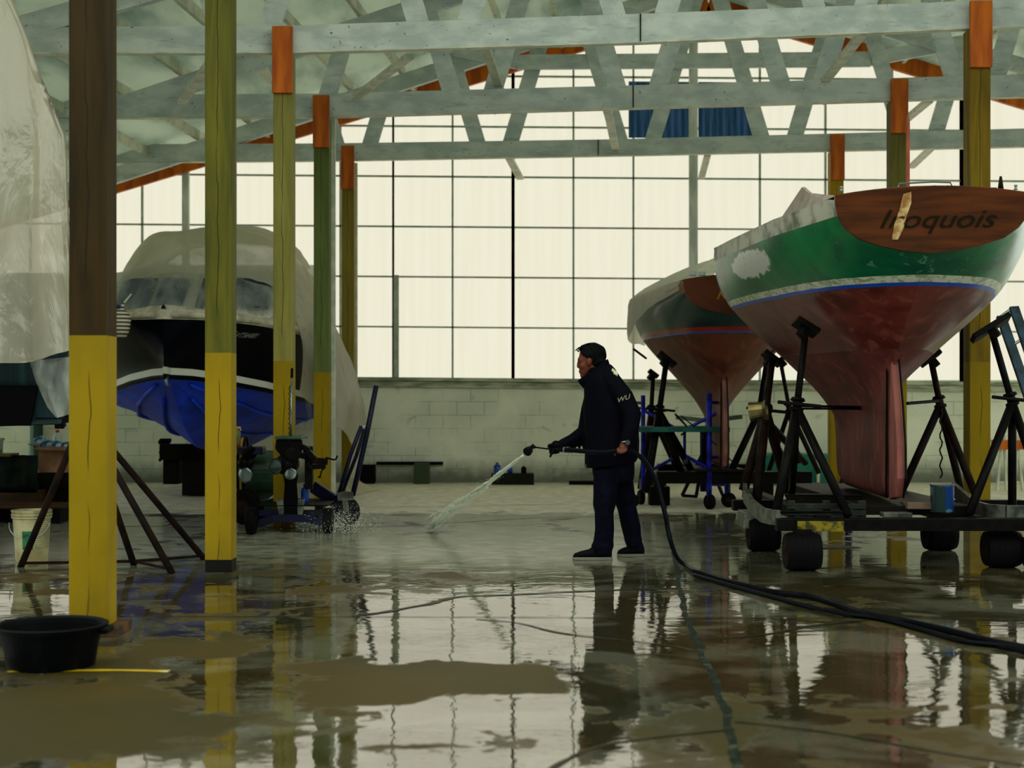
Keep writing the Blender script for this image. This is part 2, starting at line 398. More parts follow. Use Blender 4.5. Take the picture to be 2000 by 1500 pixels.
# purlins along the roof
pm = white_wood
for i in range(-13, 12):
    if i == 0: continue
    off = i * .72
    a = Vector((ridge(8) + off, 8, 0)); b = Vector((ridge(WY) + off, WY - .1, 0))
    a.z = roofz(a.x, a.y) - .07; b.z = roofz(b.x, b.y) - .07
    tag(build('roof_purlin', M().bar(a, b, .05, .13), pale_wood), 'white roof purlin running under the roof boards', 'beam', 'white roof purlins')

# ------------------------------------------------------------ trusses
def chord_at(px, dl, m, xl):
    a = (px - 1000) / F; return a * (dl - m * xl) / (1 - a * m)
def truss(name_lab, XL, dl, XR, dr, bot, top, nodes, seams, wlist=None, collar=None):
    m_ = (dr - dl) / (XR - XL)
    r = thing('roof_truss', name_lab, 'roof truss', (XL, dl, 0), 'white timber roof trusses')
    dd = lambda x: dl + (x - XL) * m_
    def q(px, py, off=0):
        x = chord_at(px, dl, m_, XL); d = dd(x); return Vector((x, d + off, CH + (HZ - py) * d / F))
    # bottom chord in boards between the seams, front and rear board
    for off in (-.045, .045):
        for (p0, b0), (p1, b1), (_, t0), (_, t1) in zip(bot[:-1], bot[1:], top[:-1], top[1:]):
            A, B, C_, D_ = q(p0, b0, off), q(p1, b1, off), q(p1, t1, off), q(p0, t0, off)
            build('bottom_chord', M().poly([A, B, C_, D_], (0, .036, 0)), white_wood, r, bevel=.004)
    lit_strip = M()  # cream strips stand in for light caught on the chord's underside
    for (p0, b0), (p1, b1) in zip(bot[:-1], bot[1:]): lit_strip.bar(q(p0, b0 + .5), q(p1, b1 + .5), .10, .012)
    build('lit_underside', lit_strip, pale_wood, r)
    for px in seams:
        y0 = [b for b in bot]; 
        z = q(px, interp(bot, px)); z2 = q(px, interp(top, px))
        build('board_seam', M().bar(z + Vector((0, -.05, .004)), z2 + Vector((0, -.05, -.004)), .012, .012, up=(0, 1, 0)), dark_wood, r)
    # web members fan out of each node up to the top chord
    for npx in nodes:
        for sg in (-1, 1):
            pb = interp(bot, npx) - 3; base = q(npx, pb); base.x += sg * .17; base.y += .02
            s = .30 * sg; z = base.z
            # walk up to the roof
            h = 0
            while h < 3.2 and z + h < roofz(base.x + s * h, base.y) - .30: h += .02
            h = min(h, 2.9)
            if h > .25: build('web_member', M().bar(base, base + Vector((s * h, 0, h)), .215, .038, up=(0, 1, 0)), white_wood, r, bevel=.004)
    # nail heads on the chord
    # top chords
    y_ = dl
    for xa, xb in ((-9, ridge(dl)), (ridge(dl), 9)):
        A = Vector((xa, dd(xa), roofz(xa, dd(xa)) - .26)); B = Vector((xb, dd(xb), roofz(xb, dd(xb)) - .26))
        build('top_chord', M().bar(A, B, .10, .22), white_wood, r, bevel=.004)
    if collar:
        a, b = q(*collar[0]), q(*collar[1]); build('collar_beam', M().bar(a, b, .06, .2), white_wood, r)
        for e, s2 in ((a, -1), (b, 1)):
            build('collar_beam', M().bar(e, e + Vector((s2 * 1.6, 0, .30)), .06, .18), white_wood, r)
    return q
def interp(l, x):
    if x <= l[0][0]: return l[0][1]
    for (a, b), (c, d) in zip(l[:-1], l[1:]):
        if x <= c: return b + (d - b) * (x - a) / (c - a)
    return l[-1][1]
q1 = truss('white timber roof truss nearest the camera, crossing the top of the view', -2.14, 13.90, 4.4, 14.12,
      [(-260, 106), (570, 104), (1248, 84), (2300, 40)], [(-260, 58), (570, 52), (1248, 29), (2300, -12)], [90, 477, 865, 1250, 1640, 2030], [1250])
q2 = truss('white timber roof truss, the middle one of the three in view', -2.2, 16.90, 4.15, 16.35,
      [(-200, 233), (640, 229), (1235, 212), (2300, 180)], [(-200, 188), (640, 184), (1235, 168), (2300, 138)], [-40, 280, 600, 922, 1245, 1565, 1905], [1236])
q3 = truss('white timber roof truss farthest away, closest to the window wall', -2.25, 19.90, 4.1, 19.40,
      [(-100, 320), (640, 314), (1200, 304), (2300, 280)], [(-100, 284), (640, 281), (1200, 273), (2300, 244)], [140, 415, 690, 965, 1243, 1520, 1795, 2070], [1168],
      collar=((1010, 122), (1700, 116)))
# loose braces between the trusses
def brace(p, q_, lab, w_=.09):
    tag(build('diagonal_brace', M().bar(p, q_, w_, .05), pale_wood, bevel=.004), lab, 'brace', 'cream diagonal braces between the trusses')
brace(P(948, 92, 15.6), P(980, 186, 17.1), 'cream diagonal brace dropping from first chord to the middle truss, left of centre', .1)
brace(P(1184, 200, 17.3), P(1203, 296, 19.7), 'short cream brace ending on the far chord near its seam', .1)
brace(P(994, 308, 20.1), P(1016, 348, 21.1), 'stub of cream brace below the far chord, left of centre', .1)
brace(P(1685, 64, 14.2), P(1612, 158, 16.2), 'cream brace leaning left down to the middle truss above the green boat', .1)
brace(P(1815, 196, 17.0), P(1768, 235, 18.4), 'cream brace behind the orange-topped post of the middle truss', .1)
brace(P(1818, 290, 20.0), P(1780, 326, 21.0), 'cream brace stub below the far chord, right of the thin brown pole', .1)
brace(P(1382, 302, 20.1), P(1370, 348, 21.1), 'cream brace stub below the far chord beside the thick white post', .09)
brace(P(800, 110, 14.5), P(695, 190, 16.7), 'cream diagonal brace rising right from the middle truss, left of centre', .1)
brace(P(420, 110, 14.5), P(355, 200, 16.7), 'cream diagonal brace between the second and third yellow posts', .1)

# ------------------------------------------------------------ posts
def post(lab, x0, x1, d, ztop, zy, cap=None, c_up=(98, 94, 26), c_up2=(60, 64, 16), base=None, dark_base=0, low=(150, 124, 8), dep=None):
    xa, xb = (x0 - 1000) * d / F, (x1 - 1000) * d / F; wd = xb - xa; dep = dep or wd
    r = thing('timber_post', lab, 'post', ((xa + xb) / 2, d + dep / 2, 0), 'timber posts with yellow painted feet')
    mt = post_mat('treated_post', zy, low, c_up, c_up2, dark_base)
    build('shaft', M().bb((xa, d, 0), (xb, d + dep, ztop)), mt, r, bevel=.006)
    if cap:
        z0, z1 = cap
        build('orange_block', M().bb((xa - .004, d - .045, z0), (xb + .004, d - .002, z1)), orange_wood, r, bevel=.004, label='orange fresh timber block at the top of the post')
        build('orange_block', M().bb((xa + .002, d, ztop), (xb - .002, d + .02, z1 - .004)), orange_wood, r)
    if base: build('base_block', M().bb((xa - .03, d - .05, 0), (xb + .07, d + dep + .05, base)), brown_wood, r, bevel=.004)
    return r
zz = lambda py, d: CH + (HZ - py) * d / F
post('nearest timber post, dark brown above yellow paint, beside the black tub', 134, 208, 7.55, 4.9, zz(655, 7.55), c_up=(58, 42, 12), c_up2=(36, 26, 7), base=.05)
post('second timber post from the left, with a black wrapped foot and a knot high up', 400, 452, 10.3, 4.9, zz(689, 10.3), dark_base=.09)
post('third timber post from the left, orange block on top of green wood', 533.5, 571.5, 13.8, zz(105, 13.8), zz(705, 13.8), cap=(zz(183, 13.8), zz(53, 13.8)), c_up=(146, 138, 70), c_up2=(112, 110, 52))
post('fourth timber post from the left, a long dark crack down its green wood', 612.5, 643, 16.8, zz(229, 16.8), zz(727, 16.8), cap=(zz(289, 16.8), zz(187, 16.8)), c_up=(100, 112, 58), c_up2=(80, 92, 44))
post('fifth and farthest post on the left, partly behind the plastic sheet', 667, 691.5, 19.75, zz(315, 19.75), zz(722, 19.75), cap=(zz(370, 19.75), zz(285, 19.75)), c_up=(140, 122, 44), c_up2=(112, 98, 34))
post('nearest post on the right, orange top, behind the green boat transom', 1894, 1935, 14.0, zz(55, 14), zz(707, 14), cap=(zz(133, 14), zz(3, 14)), c_up=(132, 106, 14), c_up2=(92, 74, 10))
post('middle post on the right, just left of the thin brown pole', 1739.5, 1771.5, 16.25, zz(197, 16.25), zz(600, 16.25), cap=(zz(261, 16.25), zz(155, 16.25)), c_up=(112, 106, 44), c_up2=(84, 80, 30))
post('farthest post on the right, yellow below a bright orange block', 1622, 1648, 19.3, zz(295, 19.3), zz(430, 19.3), cap=(zz(352, 19.3), zz(263, 19.3)), c_up=(168, 140, 20), c_up2=(150, 120, 14))
for x0, x1, d, y0, y1, lab in ((644, 655, 17.02, 232, 940, 'pale upright board fixed behind the fourth left post'), (693, 698, 20.0, 318, 700, 'pale upright board behind the farthest left post')):
    a, b = P(x0, y0, d), P(x1, y1, d); tag(build('upright_board', M().bb((a.x, d, 0), (b.x, d + .04, a.z)), pale_wood, bevel=.003), lab, 'board')

# ------------------------------------------------------------ sailboats (long keel, wineglass sections)
MID = [(0, .085), (.175, .24), (.39, .52), (.49, .66), (.58, .78), (.67, .88), (.80, .97), (.94, 1.0), (1, .99)]
STN = [(0, 0), (.04, .28), (.12, .50), (.25, .74), (.5, .93), (.75, .985), (1, 1)]
def sailboat(r, o, ang, sx, sz, z0, mats, name_txt, txt_mat, kf):
    # z0: keel bottom height; unscaled keel bottom is .45
    ux, uy = math.sin(ang), math.cos(ang)
    def T(s, x, z):
        zz_ = z0 + (z - .45) * sz; x *= sx; s_ = (s if s < 3 else 3 + (s - 3) * kf) * sx
        return Vector((o[0] + ux * s_ + uy * x, o[1] + uy * s_ - ux * x, zz_))
    Bt = [(0, .645), (.5, .80), (1, .95), (2, 1.16), (3, 1.26), (4, 1.22), (5, 1.02), (6, .68), (7, .28), (7.6, .03)]
    St = [(0, 2.62), (2, 2.575), (3.5, 2.60), (6, 2.82), (7.6, 3.0)]
    Zc = [(0, 2.235), (.4, 2.02), (.8, 1.80), (1.25, 1.52), (2, 1.2), (3, 1.0), (5, 1.15), (6.5, 1.6), (7.6, 2.5)]
    Zk = [(0, 2.235), (.4, 2.02), (.8, 1.80), (1.25, 1.50), (1.3, .46), (3.8, .45), (5, .95), (6.5, 1.58), (7.6, 2.5)]
    Kt = [(1.2, .03), (1.3, .035), (2.2, .10), (4, .10), (5, .04), (7.6, .02)]
    lev = [None, -.13, 2.38, 2.25, 2.16, 2.112, 2.072, 2.045, 1.95, 1.85, 1.75, 1.62, 1.5, 1.4, 1.3, 1.2, 1.1, 1.0, .9, .75, .6, .45]
    midx = [1] + [0] * 20
    ss = [0, .2, .4, .6, .8, 1.0, 1.15, 1.25, 1.3, 1.5, 1.8, 2.2, 2.6, 3, 3.5, 4, 4.5, 5, 5.5, 6, 6.5, 7, 7.4, 7.6]
    def half(s, z):
        B, S, zc, k = interp(Bt, s), interp(St, s), interp(Zc, s), interp(Kt, s)
        wgt = min(1, s / 2.0); wgt = wgt * wgt * (3 - 2 * wgt)
        u = (z - zc) / (S - zc)
        if u < 0: return k
        return max(B * (interp(STN, u) * (1 - wgt) + interp(MID, u) * wgt), k if s >= 1.25 else 0)
    rings = []
    for s in ss:
        S, zk = interp(St, s), interp(Zk, s); row = []
        for l in lev:
            z = S if l is None else (S - .13 if l == -.13 else min(l, S - .14)); below = z <= zk
            z = max(z, zk); x = half(s, z)
            if below and s < 1.25: x = 0
            if s > 7.5: x = min(x, .02)
            sa = s + (-(z - 2.235) * .30 if s == 0 else 0)
            row.append((sa, x, z))
        rings.append(row)
    hull = M()
    fr = []
    for row in rings:
        fr.append([T(s_, -x, z) for s_, x, z in row] + [T(s_, x, z) for s_, x, z in row[::-1]])
    n = len(lev); mis = midx + [0] + midx[::-1] + [0]
    v0 = len(hull.v)
    hull.loft(fr, closed=False, mis=mis[:2 * n - 1])
    # planked deck, slightly cambered
    deck = M(); dr = []
    for row in rings:
        s_, x, z = row[0]; dr.append([T(s_, x * t, z + .05 * (1 - t * t) * min(1, x)) for t in (-1, -.6, -.2, .2, .6, 1)])
    deck.loft(dr, closed=False)
    build('hull', hull, mats[:2], r, smooth=True, sub=1)
    build('deck', deck, mats[4], r, smooth=True)
    # transom board set into the stern, 40 mm thick
    tr = M(); zs = [2.235, 2.25, 2.28, 2.33, 2.4, 2.48, 2.56, 2.62]
    L = [(-half(0, z), z) for z in zs]; Rr = [(half(0, z), z) for z in zs[::-1]]
    camb = [(half(0, 2.62) * t, 2.62 + .055 * (1 - t * t)) for t in (.8, .6, .4, .2, 0, -.2, -.4, -.6, -.8)]
    out = [T(-(z - 2.235) * .30 - .025, x * 1.015, z) for x, z in L + Rr + camb]
    # L goes bottom->top on the left; order the outline: up the left, down... keep it simple
    out = [T(-(z - 2.235) * .30 - .03, x * 1.02, z) for x, z in (L + camb[::-1] + Rr)]
    tr.poly(out, T(.045, 0, 0) - T(0, 0, 0))
    build('transom', tr, mats[3], r, bevel=.006)
    # name on the transom
    cu = bpy.data.curves.new('t', 'FONT'); cu.body = name_txt; cu.size = .17; cu.shear = .35; cu.extrude = .002; cu.align_x = 'CENTER'
    to = bpy.data.objects.new('t', cu); COL.objects.link(to); dg = bpy.context.evaluated_depsgraph_get(); me = bpy.data.meshes.new_from_object(to.evaluated_get(dg))
    bpy.data.objects.remove(to)
    tm = M(); tm.add([T(-(2.40 + v.y - 2.235) * .30 - .036 - v.z, v.x * 1.35 + .02, 2.40 + v.y) for v in [q.co for q in me.vertices]], [tuple(p.vertices) for p in me.polygons])
    build('lettering', tm, txt_mat, r)
    # rudder, hung on the sternpost
    rd = M(); pr = [(1.30, 1.56), (1.22, 1.56), (1.08, 1.2), (.98, .9), (.97, .65), (1.06, .5), (1.30, .47)]
    a = [T(s, -.028, z) for s, z in pr]; rd.poly(a, T(0, .056, 0) - T(0, 0, 0))
    build('rudder', rd, mats[2], r, bevel=.012)
    gp = M(); gp.bar(T(1.31, -.046, .5), T(1.285, -.045, 1.52), .012, .02); build('rudder_joint', gp, black_metal, r)
    gp = M(); gp.tube([T(1.2, .03, 1.56), T(1.06, .033, 1.2), T(.965, .033, .9), T(.955, .033, .65), T(1.05, .033, .5)], .009, 6); build('rudder_edge', gp, black_metal, r)
    return T

def green_hull():
    t = NT('green_topsides'); X, Y, Z = t.xyz()
    n = t.noise(2.4, 6, None, .5); f = t.noise(14, 5, None, 1)
    c = t.mix(t.ramp(n, .3, .7), lin((4, 112, 62)), lin((3, 74, 50)))
    # sanded and filled area towards the bow quarter
    q = t.math('SUBTRACT', 1, t.math('ADD', t.math('POWER', t.math('DIVIDE', t.math('SUBTRACT', Y, .55), .55), 2), t.math('POWER', t.math('DIVIDE', t.math('SUBTRACT', Z, 1.91), .12), 2)))
    q = t.math('MULTIPLY', t.ramp(t.math('ADD', q, t.math('MULTIPLY', t.math('SUBTRACT', f, .5), 1.6)), .1, .35), t.math('LESS_THAN', X, -.2))
    c = t.mix(q, c, lin((186, 186, 178)))
    r2 = t.math('MULTIPLY', t.ramp(f, .6, .66), t.ramp(n, .5, .6))
    c = t.mix(t.math('MULTIPLY', r2, .6), c, lin((90, 150, 120)))
    q3 = t.math('MULTIPLY', t.math('GREATER_THAN', X, 1.1), t.ramp(t.noise(5, 5, None, .8), .48, .60)); c = t.mix(t.math('MULTIPLY', q3, .7), c, lin((150, 165, 165)))
    wh = t.mix(t.ramp(f, .45, .6), lin((196, 200, 180)), lin((140, 150, 118)))
    c = banded(t, c, [2.112, 2.068, 2.045], [wh, lin((24, 70, 170))], bottom_col(t, (112, 46, 40), (74, 26, 21), (140, 76, 66)), .42)
    rg = t.math('ADD', .3, t.math('MULTIPLY', t.math('LESS_THAN', Z, 1.2), .3))
    return t.fin(t.bsdf(c, rg, 0, t.bump(f, .15, .01), **{'Specular IOR Level': .35}))
def banded(t, top, zl, bands, bot, z0):
    # paint bands at fixed heights: zl heights from the top, measured above the root
    Z = t.math('ADD', t.xyz()[2], t.math('MULTIPLY', t.math('SUBTRACT', t.noise(6, 3), .5), .006)); c = top
    for zz_, b in zip(zl, bands + [bot]): c = t.mix(t.math('LESS_THAN', Z, zz_ - z0), c, b)
    return c
def bottom_col(t, a, b, c3):
    n = t.noise(2.2, 6, (1, 1, .8), .8); f = t.noise(9, 6, (1, 1, .35), .6)
    c = t.mix(t.ramp(n, .3, .7), lin(a), lin(b)); return t.mix(t.math('MULTIPLY', t.ramp(f, .5, .7), .55), c, lin(c3))
def bottom_mat(name, a, b, c3, rough):
    t = NT(name); n = t.noise(2.2, 6, (1, 1, .8), .8); f = t.noise(9, 6, (1, 1, .35), .6)
    Z = t.xyz()[2]
    c = t.mix(t.ramp(n, .3, .7), lin(a), lin(b)); c = t.mix(t.math('MULTIPLY', t.ramp(f, .5, .7), .55), c, lin(c3))
    return t.fin(t.bsdf(c, rough, 0, t.bump(f, .3, .012)))
primer = mat('worn_grey_primer', (176, 174, 160), .6, c2=(100, 104, 88), sc=6, lo=.4, hi=.7)
white_p = mat('white_boot_stripe', (196, 200, 180), .5, c2=(120, 130, 100), sc=12)
blue_p = mat('blue_boot_stripe', (30, 84, 190), .4)
red_bot = bottom_mat('red_antifouling', (172, 88, 80), (138, 62, 54), (198, 120, 108), .55)
var_wood = mat('varnished_transom', (92, 44, 8), .4, c2=(58, 26, 4), sc=3, stretch=(.5, .5, 5), bump=.1)
pink_fill = mat('pink_rudder', (150, 88, 80), .6, c2=(118, 62, 56), sc=5, stretch=(1, 1, .3))
deck_p = mat('grey_deck_paint', (150, 148, 138), .7, c2=(120, 120, 110), sc=5)
ink = mat('dark_worn_lettering', (30, 24, 12), .5, bump=0)
gold = mat('gold_lettering', (150, 110, 40), .4, bump=0)
bA = thing('sailboat', 'green sailboat with red keel and dark wood transom on a trailer', 'boat', (2.90, 11, .42), None)
TA = sailboat(bA, (2.84, 9.75), .070, 1.0, 1.0, .45, [green_hull(), primer, pink_fill, var_wood, deck_p], 'Iroquois', ink, .42)
# bare streak of wood on the transom
sk = M(); sk.poly([TA(-(z - 2.235) * .30 - .034, x, z) for x, z in ((-.205, 2.62), (-.155, 2.635), (-.15, 2.56), (-.175, 2.48), (-.19, 2.40), (-.225, 2.325), (-.265, 2.325), (-.255, 2.42), (-.225, 2.52))], TA(-.004, 0, 0) - TA(0, 0, 0))
build('bare_wood_patch', sk, mat('bleached_bare_wood', (214, 186, 130), .6, c2=(150, 104, 50), sc=16, bump=.3), bA)
# raised cockpit coaming and cabin side, stern rail, cleats
cm = M()
for sd in (-1, 1):
    a = [TA(s, sd * x, z) for s, x, z in ((.55, .50, 2.62), (3.6, .80, 2.62), (3.4, .78, 2.66), (2.15, .58, 3.01), (1.95, .55, 2.93), (.7, .45, 2.72))]
    cm.poly(a, TA(0, -sd * .03, 0) - TA(0, 0, 0))
build('coaming', cm, mat('grey_pink_coaming', (176, 160, 150), .6, c2=(150, 140, 130), sc=6), bA, bevel=.004)
rl = M().tube([TA(-.08, -.23, 2.665), TA(-.08, -.22, 2.70), TA(-.08, 0, 2.71), TA(-.08, .12, 2.705), TA(-.08, .13, 2.68)], .006, 6); build('stern_rail', rl, steel, bA)
for x in (-.60, .02, .11, .56):
    c = TA(-.05, x, 2.685); build('cleat', M().lathe([(.014, 0), (.01, .01), (.008, .022), (.014, .03), (.006, .036)], c - Vector((0, 0, .03)), (0, 0, 1), 10), steel, bA, smooth=True)
hk = TA(.1, .50, 2.70); build('stern_horn', M().lathe([(.022, -.03), (.014, .03), (.008, .07)], hk, (0, 0, 1), 10), rust_metal, bA, smooth=True)
build('hatch_board', M().bb(TA(.25, .15, 2.68), TA(.6, .50, 2.72)), dark_wood, bA, bevel=.004)
# thin brown pole standing on the deck
tag(build('deck_pole', M().tube([P(1773, 368, 10.0), P(1773.5, 240, 10.0), P(1773, 226, 10.0)], [.014, .013, .008], 10), mat('brown_varnished_pole', (150, 70, 40), .4, c2=(110, 50, 30), sc=5)), 'thin brown pole standing upright on the stern of the green boat', 'pole')

dark_side = mat('dark_teal_topsides', (14, 52, 50), .18, c2=(6, 26, 32), sc=1.3, bump=.08, bsc=3)
redst = mat('red_boot_stripe', (170, 26, 18), .4); blst = mat('blue_waterline', (40, 110, 190), .4)
brn_bot = bottom_mat('brown_red_bottom', (150, 72, 44), (112, 48, 28), (170, 100, 70), .28)
brown_sheer = mat('varnished_rail', (120, 74, 36), .4)
def teal_hull():
    t = NT('dark_teal_hull_paint'); n = t.noise(1.3, 4)
    c = t.mix(t.ramp(n, .35, .65), lin((16, 58, 54)), lin((6, 26, 32))); k = lambda z: .46 + (z - .45) * .935
    c = banded(t, c, [k(2.11), k(2.065), k(2.045)], [lin((150, 22, 14)), lin((30, 90, 170))], bottom_col(t, (116, 54, 34), (76, 32, 20), (140, 80, 56)), .42)
    return t.fin(t.bsdf(c, t.math('ADD', .25, t.math('MULTIPLY', t.math('LESS_THAN', t.xyz()[2], k(2.045) - .42), .3)), 0, t.bump(n, .1, .02), **{'Specular IOR Level': .35}))
bB = thing('sailboat', 'dark teal sailboat with brown bottom and white sheet, behind the blue scaffold', 'boat', (2.4, 16.4, .42), None)
TB = sailboat(bB, (2.31, 15.0), .060, .80, .935, .46, [teal_hull(), brown_sheer, mat('pink_brown_rudder', (150, 92, 80), .5, c2=(120, 70, 60), sc=5), mat('red_brown_transom', (84, 38, 14), .3, c2=(60, 26, 9), sc=3), deck_p], 'Karin', gold, .55)
for x in (-.52, -.40, .1): build('cleat', M().box(TB(-.02, x, 2.69), (.07, .03, .045)), steel, bB, bevel=.006)
# white plastic sheet bulging over its port side and deck
sm_ = M(); rows = []
for i in range(26):
    s = .05 + 5.2 * i / 25; row = []
    for j in range(15):
        t = j / 14
        B = interp([(0, .645), (1, .95), (2, 1.16), (3, 1.26), (4, 1.22), (5.3, .95)], s)
        # from centre line over the rail and down the side
        if t < .45: x = -B * t / .45 * 1.0; z = 2.95 - .32 * (t / .45) ** 2 - .12 * abs(s - 1.6)*.3
        else:
            u = (t - .45) / .55; x = -B * (1 + .03 * math.sin(u * 2.2)) - .015; z = 2.62 - u * interp([(0, .10), (.5, .16), (1.4, .26), (2.4, .46), (3, .56), (5.3, .6)], s)
        p = TB(s, x, z); nn = noise.noise(Vector((s * 2.2, t * 5, 3))) * .035 + noise.noise(Vector((s * 6, t * 2, 9))) * .018
        p.x -= abs(nn) * .8; p.z += nn * .6; row.append(p)
    rows.append(row)
sm_.loft(rows, closed=False)
cs = sheet_mat('white_plastic_sheet', (232, 232, 208), .10, .72, 3)
tag(build('boat_cover', sm_, cs, smooth=True), 'white plastic sheet over the port rail of the dark teal sailboat', 'cover')

# ------------------------------------------------------------ motor boat with blue bottom
bC = thing('motor_boat', 'motor boat with black sides and bright blue ribbed bottom, wrapped in clear plastic', 'boat', (-3.78, 17.5, .6), None)
CX = -3.78
def cs_(tab, s): return interp(tab, s)
rings = []
xr = [(15.55, .03), (15.62, .35), (15.8, .62), (16.2, .93), (16.8, 1.17), (17.6, 1.32), (18.6, 1.38), (20.7, 1.36)]
zr = [(15.55, 2.13), (16.2, 2.09), (17.6, 2.00), (18.6, 1.96), (20.7, 1.95)]
xs_ = [(15.55, .01), (15.75, .02), (15.95, .22), (16.3, .55), (16.8, .90), (17.6, 1.20), (18.6, 1.30), (20.7, 1.30)]      # stripe line
zs_ = [(15.55, 1.52), (15.95, 1.50), (16.3, 1.45), (16.8, 1.37), (17.6, 1.26), (18.6, 1.18), (20.7, 1.12)]
zk_ = [(15.55, 1.5), (15.75, 1.48), (15.95, 1.36), (16.2, 1.15), (16.6, .88), (17.2, .66), (18, .58), (20.7, .56)]
ys = [15.55, 15.62, 15.75, 15.85, 15.95, 16.1, 16.3, 16.55, 16.8, 17.2, 17.6, 18.1, 18.6, 19.6, 20.7]
mm_ = M()
prof = []
for y in ys:
    xr0, zr0, x1, z1, zk = (cs_(t, y) for t in (xr, zr, xs_, zs_, zk_))
    z1 = max(z1, zk + .01)
    pts = [(xr0, zr0 + .09, 0), (xr0 + .02, zr0, 0)]
    pts += [(xr0 + .0, zr0 - .02, 1)]
    for t in (.25, .5, .75): pts.append((xr0 + (x1 - xr0) * (t ** .8), zr0 + (z1 + .075 - zr0) * t, 1))
    pts += [(x1 + .012, z1 + .075, 1), (x1 + .012, z1, 1)]
    pts += [(x1 * .985, z1 - .05, 1)]
    # bottom with two lapped strakes
    for t in (.18, .34, .36, .52, .68, .70, .86):
        k = .02 if t in (.36, .70) else 0
        x = x1 * (1 - t); z = z1 - .05 + (zk - z1 + .05) * (t ** 1.25) + k * min(1, x1)
        pts.append((x, z, 1))
    pts.append((0.0, zk, 1)); prof.append([(p[0] if y > 15.56 else 0.0, p[1]) for p in pts])
npf = len(prof[0])
for y, pr in zip(ys, prof):
    rings.append([Vector((CX - x, y, z)) for x, z in pr] + [Vector((CX + x, y, z)) for x, z in pr[::-1][1:]])
hm = [1, 1] + [0] * 4 + [2] + [0] + [3] * 8
hm = hm[:npf - 1]; hm2 = hm + hm[::-1]
mm_.loft(rings, closed=False, mis=hm2)
navy = mat('black_navy_topsides', (3, 4, 14), .35, c2=(2, 3, 8), sc=2, bump=.03); rubr = mat('cream_rub_rail', (206, 198, 176), .5, c2=(160, 152, 130), sc=8)
wst = mat('white_chine_stripe', (206, 208, 196), .45); blue_b = mat('bright_blue_bottom', (6, 62, 215), .5, c2=(4, 40, 160), sc=3, bump=.08)
hC = build('hull', mm_, [navy, rubr, wst, blue_b], bC, smooth=False)
for p_ in hC.data.polygons: p_.use_smooth = p_.material_index == 0
# rub rail, keel strip, spray rails
for sd in (-1, 1):
    for ta, tb_, y0 in ((.34, .34, 16.0), (.68, .68, 16.2)):
        pts = []
        for y in [y0 + k * .16 for k in range(int((20.6 - y0) / .16))]:
            x1, z1, zk = cs_(xs_, y), cs_(zs_, y), cs_(zk_, y)
            pts.append(Vector((CX + sd * (x1 * (1 - ta) + .012), y, z1 - .05 + (zk - z1 + .05) * (ta ** 1.25) - .012)))
        build('spray_rail', M().tube(pts, .022, 6), blue_b, bC, smooth=True)
    pts = [Vector((CX + sd * (cs_(xr, y) + .02), y, cs_(zr, y) + .03)) for y in [15.56, 15.62, 15.72, 15.85, 16.05, 16.4, 16.9, 17.5, 18.2, 19.2, 20.6]]
    build('rub_rail', M().tube(pts, .04, 8), rubr, bC, smooth=True)
build('foredeck', M().loft([[Vector((CX + t * cs_(xr, y), y, cs_(zr, y) + .09 + .05 * (1 - t * t))) for t in (-1, -.5, 0, .5, 1)] for y in ys], closed=False), rubr, bC, smooth=True)
build('bow_eye', M().tube([P(327, 735, 15.66), P(324, 742, 15.62), P(326, 752, 15.62), P(330, 752, 15.66)], .014, 8), steel, bC, smooth=True)
build('through_hull_fitting', M().lathe([(.02, 0), (.02, .02), (.012, .03)], P(287, 716, 16.05), (-.4, -1, 0), 12), chrome, bC, smooth=True)
# cabin: raked windscreen and pale roof
wn = mat('dark_blue_windscreen', (16, 46, 92), .12, bump=0)
cab = M(); cab.loft([[Vector((CX + sx * w_, y, z)) for sx, z in ((-1, 2.1), (-1, zt), (1, zt), (1, 2.1))] for y, w_, zt in ((16.75, .95, 2.2), (17.5, 1.1, 2.78), (20.4, 1.15, 3.15))])
build('cabin', cab, mat('cream_cabin', (200, 200, 186), .5), bC, bevel=.02)
for x0, x1 in ((-.90, -.50), (-.44, -.10), (.06, .42), (.48, .92)):
    c = M(); c.poly([Vector((CX + x0, 16.83, 2.30)), Vector((CX + x1, 16.83, 2.30)), Vector((CX + x1 * .97, 17.32, 2.68)), Vector((CX + x0 * .97, 17.32, 2.68))], (0, -.03, .02)); build('windscreen_pane', c, wn, bC)
for px in (304, 328, 352):
    build('deck_cleat', M().box(P(px, 606, 16.1), (.12, .03, .03)).box(P(px, 610, 16.1), (.04, .03, .05)), steel, bC, bevel=.006)
# registration
def text_obj(txt, size, fn, mt, parent, shear=0, name='lettering'):
    cu = bpy.data.curves.new('t', 'FONT'); cu.body = txt; cu.size = size; cu.shear = shear; cu.extrude = .002
    to = bpy.data.objects.new('t', cu); COL.objects.link(to); dg = bpy.context.evaluated_depsgraph_get(); me = bpy.data.meshes.new_from_object(to.evaluated_get(dg)); bpy.data.objects.remove(to)
    tm = M(); tm.add([fn(v.co) for v in me.vertices], [tuple(p.vertices) for p in me.polygons]); return build(name, tm, mt, parent)
def on_side(u, z):   # point on starboard topside, u along y
    y = u; x = cs_(xr, y); x1 = cs_(xs_, y); t = (cs_(zr, y) - z) / (cs_(zr, y) - cs_(zs_, y) - .075); t = max(t, 0)
    return Vector((CX + x + (x1 - x) * (t ** .8) + .018, y - .012, z))
text_obj('VT5640BY', .075, lambda v: on_side(16.07 + v.x * .80, 1.935 + v.y), mat('pale_numbers', (190, 196, 186), .5, bump=0), bC, .45)
build('registration_sticker', M().poly([on_side(15.99, 1.95), on_side(16.04, 1.95), on_side(16.06, 2.0), on_side(16.01, 2.0)], (.006, -.006, 0)), mat('orange_sticker', (200, 84, 30), .5, bump=0), bC)

